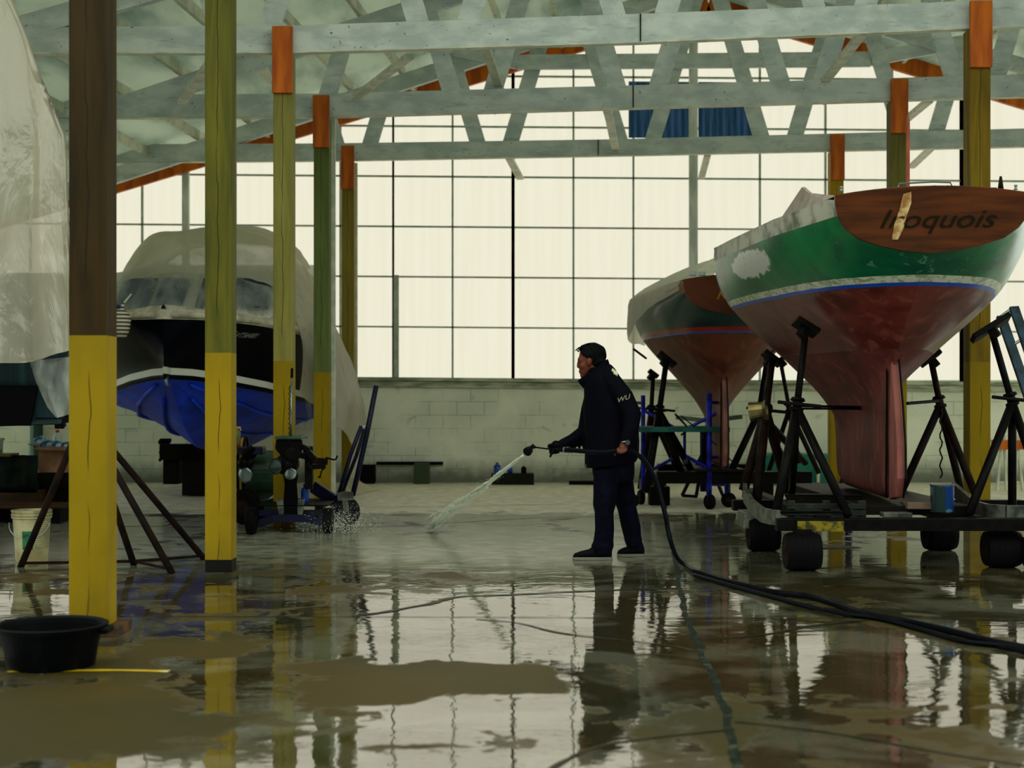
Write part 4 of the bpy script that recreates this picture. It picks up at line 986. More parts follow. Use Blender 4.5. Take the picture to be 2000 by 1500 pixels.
build('clamp_screw', M().tube([e(630, 915), e(625, 930)], .008, 6).ell(e(624, 932), (.018, .01, .01), 8, 6), rust_metal, ec)
build('grease_rod', M().tube([e(568, 855), e(569, 752)], .011, 8).tube([e(569, 752), e(570, 722)], .008, 8), steel, ec, smooth=True)
build('rod_grip', M().tube([e(570, 738), e(570.5, 719)], .013, 8), rubber, ec)
build('rod_spring', M().tube([e(565, 853 - k * 3.2) + Vector((.008 * math.sin(k * 2.1), .008 * math.cos(k * 2.1), 0)) for k in range(32)], .004, 5), black_metal, ec)
# second drive: green drum with yellow-ringed hose coil and its propeller, on the same floor behind
dr_ = thing('hose_drum', 'grey-green drum with black and yellow hose coiled around it, behind the cart', 'drum', P(480, 1010, 14.3))
c0 = P(470, 917, 14.6)
build('drum', M().lathe([(.20, 0), (.20, .5), (.16, .52), (.02, .52)], c0 + Vector((.02, -.2, 0)), (1, .15, 0), 28), green_metal, dr_, bevel=.01)
for k in range(5):
    R_ = .27 + .018 * k
    build('hose_coil', M().tube([c0 + Vector((.03 * k - .02 + .0 * a, R_ * math.cos(a) * .4 - .25, R_ * math.sin(a))) for a in [2 * PI * j / 40 for j in range(40)]], .012, 6, close=True), yellow_band if k % 2 else rubber, dr_, smooth=True)
build('drum_stand', M().poly([P(500, 1000, 14.5), P(478, 940, 14.5), P(540, 932, 14.5), P(545, 958, 14.5), P(522, 975, 14.5), P(500, 976, 14.5)], (0, .05, 0)).bb(P(465, 1022, 14.5), P(540, 975, 14.7)), green_metal, dr_)
blade(P(474, 905, 14.0), 2.9, .15, .08, steel, dr_, .4); blade(P(474, 905, 14.0), .6, .15, .08, black_metal, dr_, .9)
build('propeller_hub', M().lathe([(.02, 0), (.06, .04), (.07, .2)], P(474, 905, 13.95), (0, 1, 0), 18), black_metal, dr_, smooth=True)
build('motor_box', M().bb(P(462, 873, 14.0), P(513, 888, 14.0) + Vector((0, .2, 0))), navy_metal, dr_, bevel=.01)
tw = thing('hand_truck_wheel', 'dark round wheel leaning low behind the second post', 'wheel', G(478, 1028))
wheel('tyre', P(478, 990, 13.9), .17, .09, tw, (.35, 1, .1))
def bottle(lab, base, R_, H, mt, capm, grp=None, spray=False):
    b_ = thing('spray_bottle' if spray else 'bottle', lab, 'bottle', base, grp)
    build('body', M().lathe([(R_ * .9, 0), (R_, .006), (R_, H * .68), (R_ * .8, H * .78), (R_ * .35, H * .86), (R_ * .35, H * .9)], base, (0, 0, 1), 18), mt, b_, smooth=True)
    if spray: build('trigger', M().bb(base + Vector((-.02, -.012, H * .9)), base + Vector((.035, .012, H))).bar(base + Vector((.03, 0, H * .92)), base + Vector((.04, 0, H * .8)), .01, .012), capm, b_, bevel=.003)
    else: build('cap', M().lathe([(R_ * .42, H * .89), (R_ * .42, H), (R_ * .3, H * 1.01)], base, (0, 0, 1), 14), capm, b_)
    return b_
blp = mat('blue_plastic', (24, 70, 170), .3, c2=(14, 40, 110), sc=20)
bottle('blue plastic bottle standing on the engine cart frame', P(595.5, 985, 13.5), .037, .19, blp, blp)
bottle('clear spray bottle with orange trigger on the motor box right of the second post', P(463, 873, 14.1) , .035, .2, mat('amber_liquid', (90, 100, 50), .15, c2=(120, 50, 20), sc=12, lo=.5, hi=.6), mat('orange_yellow_plastic', (200, 150, 40), .4), spray=True)
# towing dolly with tall bars
dl = thing('trailer_dolly', 'dark blue trailer dolly with a tall slanted bar handle and one caster wheel', 'dolly', G(675, 1023))
build('handle_bar', M().tube([P(735, 753, 14.0), P(716, 850, 14.0), P(689, 968, 14.0)], [.026, .026, .026], 10), navy_metal, dl, smooth=True)
build('handle_bar', M().tube([P(706, 832, 14.0), P(684, 890, 14.0), P(660, 972, 14.0)], .021, 8), navy_metal, dl, smooth=True)
build('handle_bar', M().tube([P(712, 838, 14.15), P(696, 890, 14.15), P(666, 968, 14.15)], .019, 8), navy_metal, dl, smooth=True)
build('hook', M().tube([P(714, 832, 14.0), P(708, 834, 14.0), P(703, 838, 14.0)], .014, 8), steel, dl)
build('draw_beam', M().bar(P(612, 950, 14.1), P(662, 984, 14.0), .06, .12), navy_metal, dl, bevel=.006)
wheel('caster', (P(675, 0, 14.0).x, 14.0, .145), .145, .07, dl, (.35, 1, 0))
build('caster_fork', M().bar(P(671, 960, 13.93), P(677, 1000, 13.93), .05, .02).bar(P(660, 970, 13.95), P(690, 968, 13.95), .05, .08), galv, dl)
# blocks under the motor boat
kb = lambda lab, a, b, dd, mt=dark_wood: tag(build('timber_block', M().bb(P(a[0], a[1], dd), P(b[0], b[1], dd) + Vector((0, .3, 0))), mt, bevel=.01), lab, 'block')
kb('dark crosswise timber block directly under the blue hull', (311, 899), (400, 868), 18.2)
kb('upright dark block pile left of the dark tyre stack under the blue hull', (318, 946), (348, 899), 18.3)
kb('wide low black block on the floor under the blue hull', (355, 968), (402, 899), 18.2)
stand('thin dark stand propping the left side of the blue hull', P(322, 862, 18.7), P(319, 880, 18.6), [P(312, 900, 18.5), P(328, 900, 18.5)], black_metal, r=.02, handle=False, pads=(.15, .12))

# ------------------------------------------------------------ junk at the far left
bk = thing('bucket', 'dirty white plastic bucket with a green label on the wet floor', 'bucket', G(62, 1096))
c = bk.location
def bucket_mat():
    t = NT('dirty_white_plastic'); X, Y, Z = t.xyz(); n = t.noise(5, 5)
    c_ = t.mix(t.ramp(n, .35, .65), lin((190, 184, 140)), lin((140, 128, 84)))
    lab = t.math('MULTIPLY', t.math('MULTIPLY', t.math('GREATER_THAN', X, -.03), t.math('LESS_THAN', X, .05)), t.math('MULTIPLY', t.math('GREATER_THAN', Z, .1), t.math('LESS_THAN', Z, .24)))
    c_ = t.mix(t.math('MULTIPLY', lab, t.math('LESS_THAN', Y, 0)), c_, t.mix(t.ramp(t.noise(16, 4), .4, .6), lin((30, 120, 70)), lin((20, 60, 50))))
    ln = t.math('MULTIPLY', t.math('MULTIPLY', t.math('GREATER_THAN', X, .06), t.math('GREATER_THAN', Z, .1)), t.math('GREATER_THAN', t.math('SINE', t.math('MULTIPLY', Z, 420)), .2))
    c_ = t.mix(t.math('MULTIPLY', ln, .6), c_, lin((70, 66, 44)))
    return t.fin(t.bsdf(c_, .5))
build('pail', M().lathe([(.115, 0), (.118, .01), (.14, .33), (.15, .335), (.15, .345), (.143, .35), (.152, .355), (.152, .368), (.144, .37), (.152, .385), (.152, .395), (.14, .395), (.13, .35), (.11, .02)], c, (0, 0, 1), 36), bucket_mat(), bk)
build('bail_handle', M().tube([c + Vector((-.155 * math.cos(a), -.05 - .07 * math.sin(a), .30 - .12 * math.sin(a))) for a in [PI * k / 12 for k in range(13)]], .004, 5), steel, bk)
tub = thing('plastic_tub', 'large black round plastic tub on the floor in front of the nearest post', 'tub', G(100, 1300))
c = tub.location
build('basin', M().lathe([(.19, 0), (.20, .01), (.225, .17), (.255, .175), (.262, .195), (.25, .2), (.235, .19), (.2, .03), (.0, .03)], c, (0, 0, 1), 48), mat('black_plastic', (4, 5, 8), .45, bump=.05), tub, smooth=False)
for s_ in (-1, 1): build('grip', M().box(c + Vector((s_ * .255, 0, .17)), (.05, .12, .03)), mat('black_grip', (5, 6, 8), .5), tub, bevel=.01)
dj = 15.2
pl = thing('wooden_crate', 'orange-brown wooden crate behind the white bucket', 'crate', (P(20, 0, dj).x, dj + .4, 0))
xa, xb = P(-60, 0, dj).x, P(76, 0, dj).x
for k in range(3): build('side_board', M().bb((xa, dj, zz(1030, dj) + k * .125), (xb, dj + .03, zz(1030, dj) + .118 + k * .125)), brown_wood, pl, bevel=.004)
build('side_board', M().bb((xb - .03, dj + .03, zz(1030, dj)), (xb, dj + .8, zz(957, dj))), brown_wood, pl)
build('runner', M().bb((xa, dj, 0), (xb, dj + .8, .05)), dark_wood, pl); build('runner', M().bb((xb - .1, dj + .05, .05), (xb, dj + .75, zz(1030, dj))), dark_wood, pl)
tag(build('tarpaulin', M().loft([[crumple((P(-60 + 134 * u, 0, dj + .1).x, dj + .08 + .02 * math.sin(u * 20) , zz(957 - 68 * t, dj + .1)), .03, 4, 6) for u in [k / 24 for k in range(25)]] for t in [k / 8 for k in range(9)]], closed=False), mat('dark_green_tarpaulin', (30, 38, 30), .5, c2=(14, 18, 16), sc=6), smooth=True, solid=.01), 'dark green tarpaulin hanging over the pile behind the white bucket', 'tarpaulin')
tag(build('storage_shelf', M().bb((xa, dj + .15, zz(956, dj)), (P(138, 0, dj).x, dj + .9, zz(925, dj))).bb((xa, dj + .25, .0), (P(138, 0, dj).x, dj + .8, zz(956, dj))), dark_wood, bevel=.01), 'dark bench carrying the cardboard box at the far left', 'bench')
bx = thing('cardboard_box', 'open cardboard box full of blue rags at the far left', 'box', P(110, 892, dj + .3))
ba, bb_ = P(75, 0, dj + .2).x, P(150, 0, dj + .2).x; z0_, z1_ = zz(890, dj + .15), zz(845, dj + .15) - .0
z0_ = zz(925, dj) + .002; z1_ = z0_ + .27
for A, B in (((ba, dj + .2, z0_), (bb_, dj + .21, z1_)), ((ba, dj + .5, z0_), (bb_, dj + .51, z1_)), ((ba, dj + .21, z0_), (ba + .01, dj + .5, z1_)), ((bb_ - .01, dj + .21, z0_), (bb_, dj + .5, z1_))):
    build('side_panel', M().bb(A, B), cardboard, bx)
build('flap', M().poly([(ba, dj + .2, z1_), (bb_, dj + .2, z1_), (bb_, dj + .08, z1_ - .03), (ba - .04, dj + .1, z1_ - .02)], (0, 0, .006)), cardboard, bx)
build('flap', M().poly([(ba, dj + .2, z1_), (ba, dj + .5, z1_), (ba - .12, dj + .48, z1_ + .03), (ba - .12, dj + .22, z1_ + .03)], (0, 0, .006)), brown_wood, bx)
ragm = mat('blue_white_rag', (30, 100, 160), .7, c2=(190, 206, 206), sc=9, lo=.45, hi=.55)
for k, (px, py) in enumerate(((78, 862), (93, 868), (112, 870), (128, 873))):
    m = M().ell(P(px, py, dj + .3), (.065, .07, .05), 20, 14); m.v = [crumple(v, .04, 12, k) for v in m.v]
    m.v = [v + Vector((0, 0, z1_ + .03 - zz(868, dj + .3) )) for v in m.v]
    tag(build('rag', m, ragm, smooth=True), 'crumpled blue and white rag in the cardboard box', 'rag', 'rags in the cardboard box')
bottle('milky plastic bottle with a red cap standing among the blue rags', Vector((P(112, 0, dj + .42).x, dj + .42, z1_ - .06)), .045, .24, mat('milky_plastic', (190, 200, 186), .3), mat('red_cap', (190, 44, 20), .4))
wc = thing('paint_can', 'white paint tub standing on a plank at the left edge', 'tub', P(-8, 893, 15.0))
build('body', M().lathe([(.10, 0), (.105, .17), (.12, .175), (.12, .2), (.02, .2)], Vector((P(-14, 0, 15.35).x, 15.35, zz(892, 15.35))), (0, 0, 1), 26), mat('white_tub', (196, 196, 172), .5, c2=(120, 110, 90), sc=20, lo=.55, hi=.6), wc)
plank('mossy plank lying under the white tub at the left edge', Vector((xa, 15.35, zz(892, dj) + .015)), Vector((P(25, 0, 15.3).x, 15.35, zz(892, dj) + .015)), .3, .03, mat('mossy_plank', (110, 104, 50), .7))
tag(build('wall_pipe', M().bb(P(58, 1000, 21.1) , P(66, 770, 21.1) + Vector((0, .12, 0))), mat('pale_teal_pipe', (110, 140, 130), .5), bevel=.01), 'pale teal upright duct on the wall at the far left', 'pipe')
tag(build('wall_pipe', M().bb(P(67, 1000, 21.05), P(78, 770, 21.05) + Vector((0, .15, 0))), mat('dark_teal_pipe', (22, 56, 50), .5), bevel=.01), 'dark green upright duct beside the pale one at the far left', 'pipe')
pl2 = thing('pallet', 'low wooden pallet on the floor behind the nearest post', 'pallet', (P(110, 0, 14.6).x, 14.8, 0))
for k in range(3): build('top_slat', M().bb((P(-30, 0, 14.6).x, 14.3 + k * .25, .15), (P(140, 0, 14.6).x, 14.45 + k * .25, .17)), brown_wood, pl2)
for px in (0, 60, 125): build('block', M().bb((P(px, 0, 14.6).x - .05, 14.3, 0), (P(px, 0, 14.6).x + .05, 14.95, .15)), dark_wood, pl2)

# ------------------------------------------------------------ low clutter along the end wall
def wallbit(nm, lab, cat, a, b, dd, mt): return tag(build(nm, M().bb(P(a[0], a[1], dd), P(b[0], b[1], dd) + Vector((0, .2, 0))), mt, bevel=.012), lab, cat)
wallbit('timber_block', 'black block on the wall footing right of the plastic skirt', 'block', (700, 944), (732, 908), 20.9, rubber)
wallbit('wall_patch', 'greenish stained slab leaning on the wall beside the block gap', 'slab', (808, 946), (838, 905), 20.9, mat('dark_green_slab', (54, 68, 44), .7))
wallbit('low_crate', 'low dark crate against the wall under the blue bottles', 'crate', (960, 950), (1043, 925), 20.7, mat('dark_green_black', (26, 32, 22), .6))
wallbit('low_crate', 'low black crate against the wall just left of the man', 'crate', (1112, 953), (1165, 940), 20.7, rubber)
bottle('blue bottle on the wall crate, left of the water jet', P(971, 925, 20.8) + Vector((.0, 0, -.0)), .05, .16, blp, blp)
bottle('small blue bottle on the wall crate, right of the water jet', P(996, 924, 20.8), .04, .11, blp, mat('orange_cap', (200, 90, 30), .5))
bottle('small dark bottle with orange cap on the wall crate near the nozzle', P(1023, 925, 20.8), .04, .12, rubber, mat('orange_cap2', (210, 110, 40), .5))
tag(build('wooden_ledge', M().bb(P(735, 908, 21.2), P(865, 902, 21.2) + Vector((0, .1, 0))), rubber), 'thin dark ledge along the base of the white block wall', 'ledge')
sk_m = mat('teal_dinghy', (30, 128, 108), .4, c2=(20, 100, 90), sc=3)
tag(build('dinghy', M().loft([[P(x, y, dd) for x, y in ((a, 958), (a + (3 if s_ else 0), 905), (a, 890 + h)) ] for a, h, dd, s_ in ()], closed=False) if False else M().poly([P(1478, 962, 20.6), P(1480, 905, 20.6), P(1492, 893, 20.6), P(1508, 886, 20.6), P(1672, 888, 20.6), P(1684, 900, 20.6), P(1686, 962, 20.6)], (0, .5, 0)), sk_m, bevel=.04), 'teal green locker against the wall behind the trailer', 'locker')
tag(build('white_batten', M().bb(P(1596, 964, 20.5), P(1601, 884, 20.5) + Vector((0, .05, 0))), pale_wood), 'white batten upright against the teal locker', 'batten')
sh_ = thing('step_ladder', 'white step ladder by the wall at the right edge', 'ladder', P(1960, 985, 19.6))
for a, b in (((1957, 850), (1946, 975)), ((1961, 850), (1967, 975)), ((1985, 850), (2000, 975)), ((1990, 850), (1978, 975))): build('rail', M().bar(P(a[0], a[1], 19.6), P(b[0], b[1], 19.5), .03, .04), pale_wood, sh_)
build('top_step', M().bb(P(1950, 878, 19.5), P(2010, 860, 19.5) + Vector((0, .3, 0))), orange_wood, sh_)
build('rung', M().bb(P(1950, 940, 19.55), P(1995, 945, 19.55) + Vector((0, .03, 0))), pale_wood, sh_)

# ------------------------------------------------------------ hose on the floor
hose_m = mat('black_blue_hose', (4, 7, 14), .3, bump=0)
def spline(pts, n=10):
    pts = [tuple(p) for p in pts]; return [Vector(p) for p in resample(pts, (len(pts) - 1) * n + 1)]
ho = [P(1112, 879, 10.98), P(1150, 882, 10.88), P(1180, 883, 10.86), P(1210, 880, 10.88), P(1238, 884, 10.95), P(1262, 905, 11.0), P(1283, 945, 11.0), P(1298, 1000, 10.95), P(1308, 1050, 10.9), P(1322, 1088, 10.7)]
g2 = [G(x, y) + Vector((0, 0, .018)) for x, y in ((1340, 1110), (1356, 1120), (1380, 1127), (1420, 1140), (1470, 1152), (1520, 1163), (1580, 1170), (1640, 1188), (1700, 1208), (1780, 1222), (1860, 1240), (1940, 1260), (2040, 1278), (2200, 1300))]
tag(build('hose', M().tube(spline(ho + g2), .018, 10), hose_m, smooth=True), 'black hose from the man\'s hand down and across the wet floor', 'hose')
g3 = [G(x, y) + Vector((0, 0, .015)) for x, y in ((1356, 1128), (1420, 1146), (1500, 1168), (1560, 1184), (1640, 1203), (1720, 1214), (1800, 1235), (1880, 1258), (1960, 1268), (2040, 1286), (2200, 1312))]
tag(build('hose', M().tube(spline(g3), .014, 8), hose_m, smooth=True), 'thinner black hose lying in front of the thick one on the floor', 'hose')
g4 = [G(x, y) + Vector((0, 0, .006)) for x, y in ((1400, 1150), (1500, 1108), (1640, 1113), (1800, 1119), (1960, 1112))]
# floor joints and cracks
def strip(nm, pts, wd, mt, wob=.006, z=.003, jit=5):
    sp_ = spline([G(*p) for p in pts], 14); m = M(); L, R2 = [], []
    for i, p in enumerate(sp_):
        t = (sp_[min(i + 1, len(sp_) - 1)] - sp_[max(i - 1, 0)]).normalized(); n_ = Vector((-t.y, t.x, 0))
        w1 = wd * (.55 + .9 * abs(noise.noise(p * jit))) ; o = n_ * noise.noise(p * 3.1) * wob * 3
        L.append(p + o + n_ * w1 + Vector((0, 0, z))); R2.append(p + o - n_ * w1 + Vector((0, 0, z)))
    m.loft([L, R2], closed=False); struct(nm, m, mt)
strip('trim_10', [(-80, 1203), (400, 1205), (700, 1205), (1000, 1206), (1330, 1208), (1700, 1208), (2100, 1210)], .011, crack_mat, .002)
strip('trim_11', [(1298, 985), (1305, 1030), (1318, 1090), (1328, 1150), (1341, 1205), (1365, 1262), (1392, 1325), (1415, 1385), (1430, 1440), (1440, 1500), (1448, 1560)], .024, trench_mat, .006, .002, 9)
strip('trim_12', [(690, 1204), (760, 1194), (830, 1181), (900, 1166), (1000, 1162), (1150, 1155), (1322, 1149)], .03, crack_mat)
strip('trim_13', [(930, 1210), (1000, 1216), (1080, 1234), (1180, 1247), (1290, 1259), (1358, 1272)], .014, crack_mat)
strip('trim_14', [(1370, 1249), (1480, 1241), (1580, 1224), (1700, 1211)], .018, crack_mat)
strip('trim_15', [(1040, 1530), (1100, 1490), (1180, 1456), (1330, 1436), (1432, 1424)], .014, crack_mat)
strip('trim_16', [(1436, 1410), (1600, 1430), (1800, 1464), (2060, 1505)], .012, crack_mat)
strip('trim_17', [(230, 1028), (700, 1030), (1040, 1012), (1300, 1005)], .02, crack_mat, .004)
strip('trim_18', [(230, 1000), (700, 992), (1100, 985)], .012, mat('brown_joint', (110, 100, 76), .7), .004)
strip('trim_19', [(15, 1313), (120, 1311), (230, 1310), (330, 1312)], .032, mat('worn_yellow_line', (190, 160, 20), .35, c2=(200, 196, 150), sc=4, lo=.5, hi=.7), .002)
strip('trim_20', [(430, 1103), (520, 1100), (700, 1104), (900, 1098)], .012, mat('faint_orange_line', (150, 110, 30), .4), .004)

# ------------------------------------------------------------ water from the nozzle
wj_m = sheet_mat('white_water', (245, 248, 238), .12, .5, 30, .1, 0)
m = M(); A = P(1021, 890, 11.1); B = Vector(((838 - 1000) * 13.5 / F, 13.5, .03)); ax = (B - A); L_ = ax.length; axn = ax.normalized(); s1 = axn.orthogonal().normalized(); s2 = axn.cross(s1)
for k in range(420):
    t0 = rnd.random() ** 1.0 * .95; ln = rnd.uniform(.06, .22); a = rnd.random() * 6.28; rr_ = abs(rnd.gauss(0, .5))
    def pt(t): R_ = (.006 + .075 * t ** 1.2) * rr_; g = Vector((0, 0, -.0)); return A + ax * t + (s1 * math.cos(a) + s2 * math.sin(a)) * R_
    w0 = rnd.uniform(.002, .0055) * (1 + .6 * (1 - t0)); m.tube([pt(t0), pt(min(1, t0 + ln / L_ * 1.6))], [w0, w0 * .5], 4)
for k in range(900):
    t = rnd.random(); a = rnd.random() * 6.28; R_ = (.01 + .15 * t ** 1.3) * abs(rnd.gauss(0, .6)); c = A + ax * t + (s1 * math.cos(a) + s2 * math.sin(a)) * R_
    if c.z > .01: m.ell(c, (.0022,) * 3, 5, 3)
tag(build('water_jet', m, wj_m), 'thin white water jet spraying down from the nozzle to the floor', 'water', kind='stuff')
m = M()
for k in range(1500):
    px = rnd.gauss(655, 36); d_ = rnd.uniform(13.2, 14.0); zr_ = abs(rnd.gauss(0, .09)); c = Vector(((px - 1000) * d_ / F, d_, .01 + zr_)); m.ell(c, (rnd.uniform(.0018, .0048),) * 3, 5, 3)
tag(build('water_spray', m, wj_m), 'fine white spray splashing around the cart wheels and caster', 'water', kind='stuff')
def mist():
    t = NT('fine_mist'); t.set(t.out.inputs[1], t.new('VolumeScatter', Color=(.95, 1, .95, 1), Density=t.math('MULTIPLY', t.ramp(t.noise(3.5, 4), .35, .8), .3), Anisotropy=.2).outputs[0]); return t.m
tag(build('mist', M().ell((-1.30, 13.5, .10), (.75, .55, .22), 24, 14), mist(), smooth=True), 'soft white mist above the wet floor beside the caster wheel', 'mist', kind='stuff')
tag(build('mist', M().tube([A, A + ax * .5, B], [.006, .05, .13], 16), mist(), smooth=True), 'pale haze of droplets around the water jet', 'mist', kind='stuff')

# ------------------------------------------------------------ the man
DM = 11.2
def Q(px, py, dy=0): return P(px, py, DM) + Vector((0, dy, 0))
S = DM / F   # metres per pixel
hx = lambda *a: Q(*a)
body = M()
# head: cranium, face, jaw, nose, ears, neck (looking left and a little down)
R0 = Matrix.Rotation(math.radians(-12), 3, 'Y')
body.ell(Q(1156, 696), (.100, .076, .100), 24, 18)
body.ell(Q(1147, 711), (.070, .062, .085), 24, 18)
body.ell(Q(1143, 724), (.045, .045, .045), 20, 14)
body.ell(Q(1134.5, 703), (.026, .055, .03), 16, 12)           # brow
body.ell(Q(1131, 711), (.018, .012, .024), 12, 10); body.ell(Q(1129.8, 716), (.016, .016, .012), 12, 10)   # nose
body.ell(Q(1133.5, 725), (.016, .024, .008), 12, 8); body.ell(Q(1134.5, 728.5), (.015, .022, .008), 12, 8)  # lips
body.ell(Q(1139, 734), (.026, .028, .02), 12, 10)             # chin
for s_ in (-1, 1):
    body.ell(Q(1149.5, 708, s_ * .074), (.017, .012, .030), 14, 10); body.ell(Q(1138, 715, s_ * .038), (.03, .024, .024), 12, 10)
body.cap([Q(1160, 715), Q(1166, 740)], [.058, .064])
# trunk and limbs under the clothes
body.cap([Q(1168, 742), Q(1182, 790), Q(1192, 860), Q(1197, 900)], [.06, .11, .11, .10])
body.cap([Q(1192, 748, -.15), Q(1214, 775, -.205), Q(1227, 810, -.25), Q(1225, 838, -.268), Q(1214, 862, -.27)], [.045, .045, .042, .035, .030])
body.cap([Q(1174, 748, .15), Q(1158, 800, .19), Q(1147, 845, .17), Q(1120, 862, .09), Q(1098, 871, .03)], [.045, .045, .042, .035, .030])
for hip, kn, an in ((Q(1186, 925, -.09), Q(1178, 985, -.10), Q(1175, 1070, -.10)), (Q(1210, 925, .09), Q(1224, 985, .11), Q(1240, 1066, .13))):
    body.cap([hip, kn, an], [.065, .050, .040])
# hands: palm, four fingers and a thumb closed round hose and lance
def hand(wr, palm, curl_c, ax_, side, r0=.0095, ln=.9):
    body.cap([wr, palm], [.030, .036])
    ax_ = Vector(ax_).normalized(); out = (Vector(palm) - Vector(curl_c)); out -= ax_ * out.dot(ax_); out.normalize(); v = ax_.cross(out)
    R_ = .031
    for k in range(4):
        base = Vector(curl_c) + ax_ * (k - 1.5) * .0215
        L_ = (2.5, 2.8, 2.65, 2.2)[k] * ln
        pts = [base + (out * math.cos(a * side) + v * math.sin(a * side)) * R_ for a in [L_ * q / 6 for q in range(7)]]
        body.cap(pts, [r0 * 1.1, r0 * 1.08, r0 * 1.05, r0, r0 * .95, r0 * .9, r0 * .82], 8)
    th = [Vector(palm) - ax_ * .02, Vector(curl_c) - ax_ * .045 + (out * math.cos(.5 * -side) + v * math.sin(.5 * -side)) * R_, Vector(curl_c) - ax_ * .05 + (out * math.cos(-1.5 * side) + v * math.sin(-1.5 * side)) * R_ * 1.05]
    body.cap(th, [.014, .0125, .010], 8)
hand(Q(1214, 862, -.27), Q(1211, 874, -.30), Q(1208, 881, -.325), (1, 0, .02), 1)
man = build('person', body, skin, smooth=True, remesh=.007, sm=4, loc=Q(1190, 1090) * 1)
man.location.z = 0; man.data.transform(Matrix.Translation((0, 0, Q(1190, 1090).z)))
tag(man, 'man in dark jacket and jeans holding a pressure washer lance, facing left', 'person')
# eyes
ey = M()
for s_ in (-1, 1): ey.ell(Q(1134.5, 709.5, s_ * .030), (.010, .012, .008), 12, 8)
build('eyes', ey, mat('dark_eye', (20, 16, 12), .2, bump=0), man, smooth=True)
# glove on the forward hand
body_keep = body; body = M()
hand(Q(1098, 872, .03), Q(1086, 869, .02), Q(1083, 878, .0), (1, 0, -.04), -1, .0115)
body.cap([Q(1108, 868, .05), Q(1094, 871, .03)], [.042, .034])
body.cap([Q(1080, 880, -.02), Q(1076, 888, -.03), Q(1074.5, 892, -.03)], [.012, .011, .009], 8)
build('glove', body, glove_mat, man, smooth=True, remesh=.006, sm=3)
# hair with a tousled top
hr = M(); hr.ell(Q(1158, 693), (.106, .083, .098), 28, 20); hr.ell(Q(1167, 706, 0), (.068, .078, .062), 20, 14); hr.ell(Q(1150, 682), (.075, .066, .045), 20, 14)
hr.v = [v + Vector((noise.noise(v * 22), noise.noise(v * 25 + Vector((5, 0, 0))), noise.noise(v * 19))) * .010 for v in hr.v]
# cut the face side away by pushing those vertices inside the skull
cH = Q(1157, 700)
nv = []
for v in hr.v:
    px = 1000 + v.x * F / DM; py = HZ - (v.z - CH) * F / DM
    lim = interp([(668, 1136), (676, 1131), (684, 1129.5), (690, 1132), (697, 1137), (702, 1143), (712, 1152.5), (740, 1158)], py)
    if px < lim: v = Vector((Q(lim, 0).x, v.y * 1.0, v.z)); v = v + (cH - v) * .12
    nv.append(v)
hr.v = nv
hair = build('hair', hr, hair_mat, man, smooth=True, remesh=.006, sm=1)
tf = M()
for k in range(46):
    a = rnd.uniform(-.9, .9); x0 = rnd.uniform(1129, 1172); p0 = Q(x0, interp([(1129, 684), (1140, 676), (1155, 671), (1172, 676)], x0), a * .05)
    tf.tube([p0 + Vector((.01, 0, -.012)), p0 + Vector((-.012, 0, .004)), p0 + Vector((-.026, 0, rnd.uniform(-.012, .006)))], [.006, .004, .001], 5)
build('hair_tuft', tf, hair_mat, man)
# jacket: torso rings + sleeves, one remeshed garment
jk = M()
def ring(py, xa, xb, hy, sk=0, n=28, cy=0):
    cxx = (xa + xb) / 2; return [Q(cxx + math.cos(2 * PI * k / n) * (xb - xa) / 2, py + sk * math.cos(2 * PI * k / n), cy + math.sin(2 * PI * k / n) * hy) for k in range(n)]
jk.loft([ring(908, 1143, 1243, .215, -6), ring(895, 1142.5, 1247, .222, -5), ring(865, 1142, 1249, .225, -3), ring(832, 1141, 1246, .225), ring(800, 1140, 1240, .225), ring(772, 1140, 1228, .222), ring(750, 1141, 1217, .215, -2), ring(735, 1143, 1208, .195, -3), ring(724, 1147, 1200, .15, -4), ring(715, 1150, 1192, .10, -4)])
jk.cap([Q(1190, 742, -.155), Q(1214, 775, -.215), Q(1229, 810, -.25), Q(1226, 838, -.268), Q(1219, 858, -.275)], [.078, .076, .070, .062, .055])
jk.cap([Q(1172, 742, .155), Q(1156, 800, .20), Q(1146, 845, .18), Q(1120, 862, .09), Q(1100, 869, .04)], [.080, .076, .070, .058, .048])
jk.cap([Q(1104, 868, .05), Q(1096, 871, .035)], [.05, .046])
jk.ell(Q(1232, 806, -.05), (.055, .16, .035)); jk.ell(Q(1236, 812, -.1), (.035, .10, .018))
for k in range(7):
    t = k / 6; jk.cap([Q(1185 + 45 * t, 752 + 55 * t, -.235 - .02 * t), Q(1212 + 20 * t, 752 + 48 * t, -.23 - .03 * t)], [.012, .010], 8)
for k in range(5): jk.cap([Q(1112 + k * 8, 862 - k * 5, .0 + .02 * k), Q(1118 + k * 8, 884 - k * 2, .03 + .02 * k)], [.012, .010], 8)
jk.v = [v + Vector((1, -1, .3)) * noise.noise(Vector((v.x * 6, v.y * 6, v.z * 9))) * .012 for v in jk.v]
jacket = build('jacket', jk, cloth, man, smooth=True, remesh=.009, sm=3)
cl = M(); n = 30
def cring(dx, py_f, py_b, xa, xb, hy): return [Q((xa + xb) / 2 + math.cos(2 * PI * k / n) * (xb - xa) / 2, (py_f + py_b) / 2 - (py_f - py_b) / 2 * math.cos(2 * PI * k / n), math.sin(2 * PI * k / n) * hy) for k in range(n)]
cl.loft([cring(0, 758, 722, 1139, 1194, .105), cring(0, 750, 712, 1132, 1191, .098), cring(0, 744, 704, 1128, 1188.5, .092), cring(0, 742, 701, 1130, 1187, .086), cring(0, 748, 706, 1137, 1183, .078), cring(0, 755, 715, 1143, 1183, .075)])
build('collar', cl, cloth, jacket, smooth=True)
build('zip', M().tube([Q(1133, 752, -.02), Q(1138, 764, -.03)], .003, 6), steel, jacket)
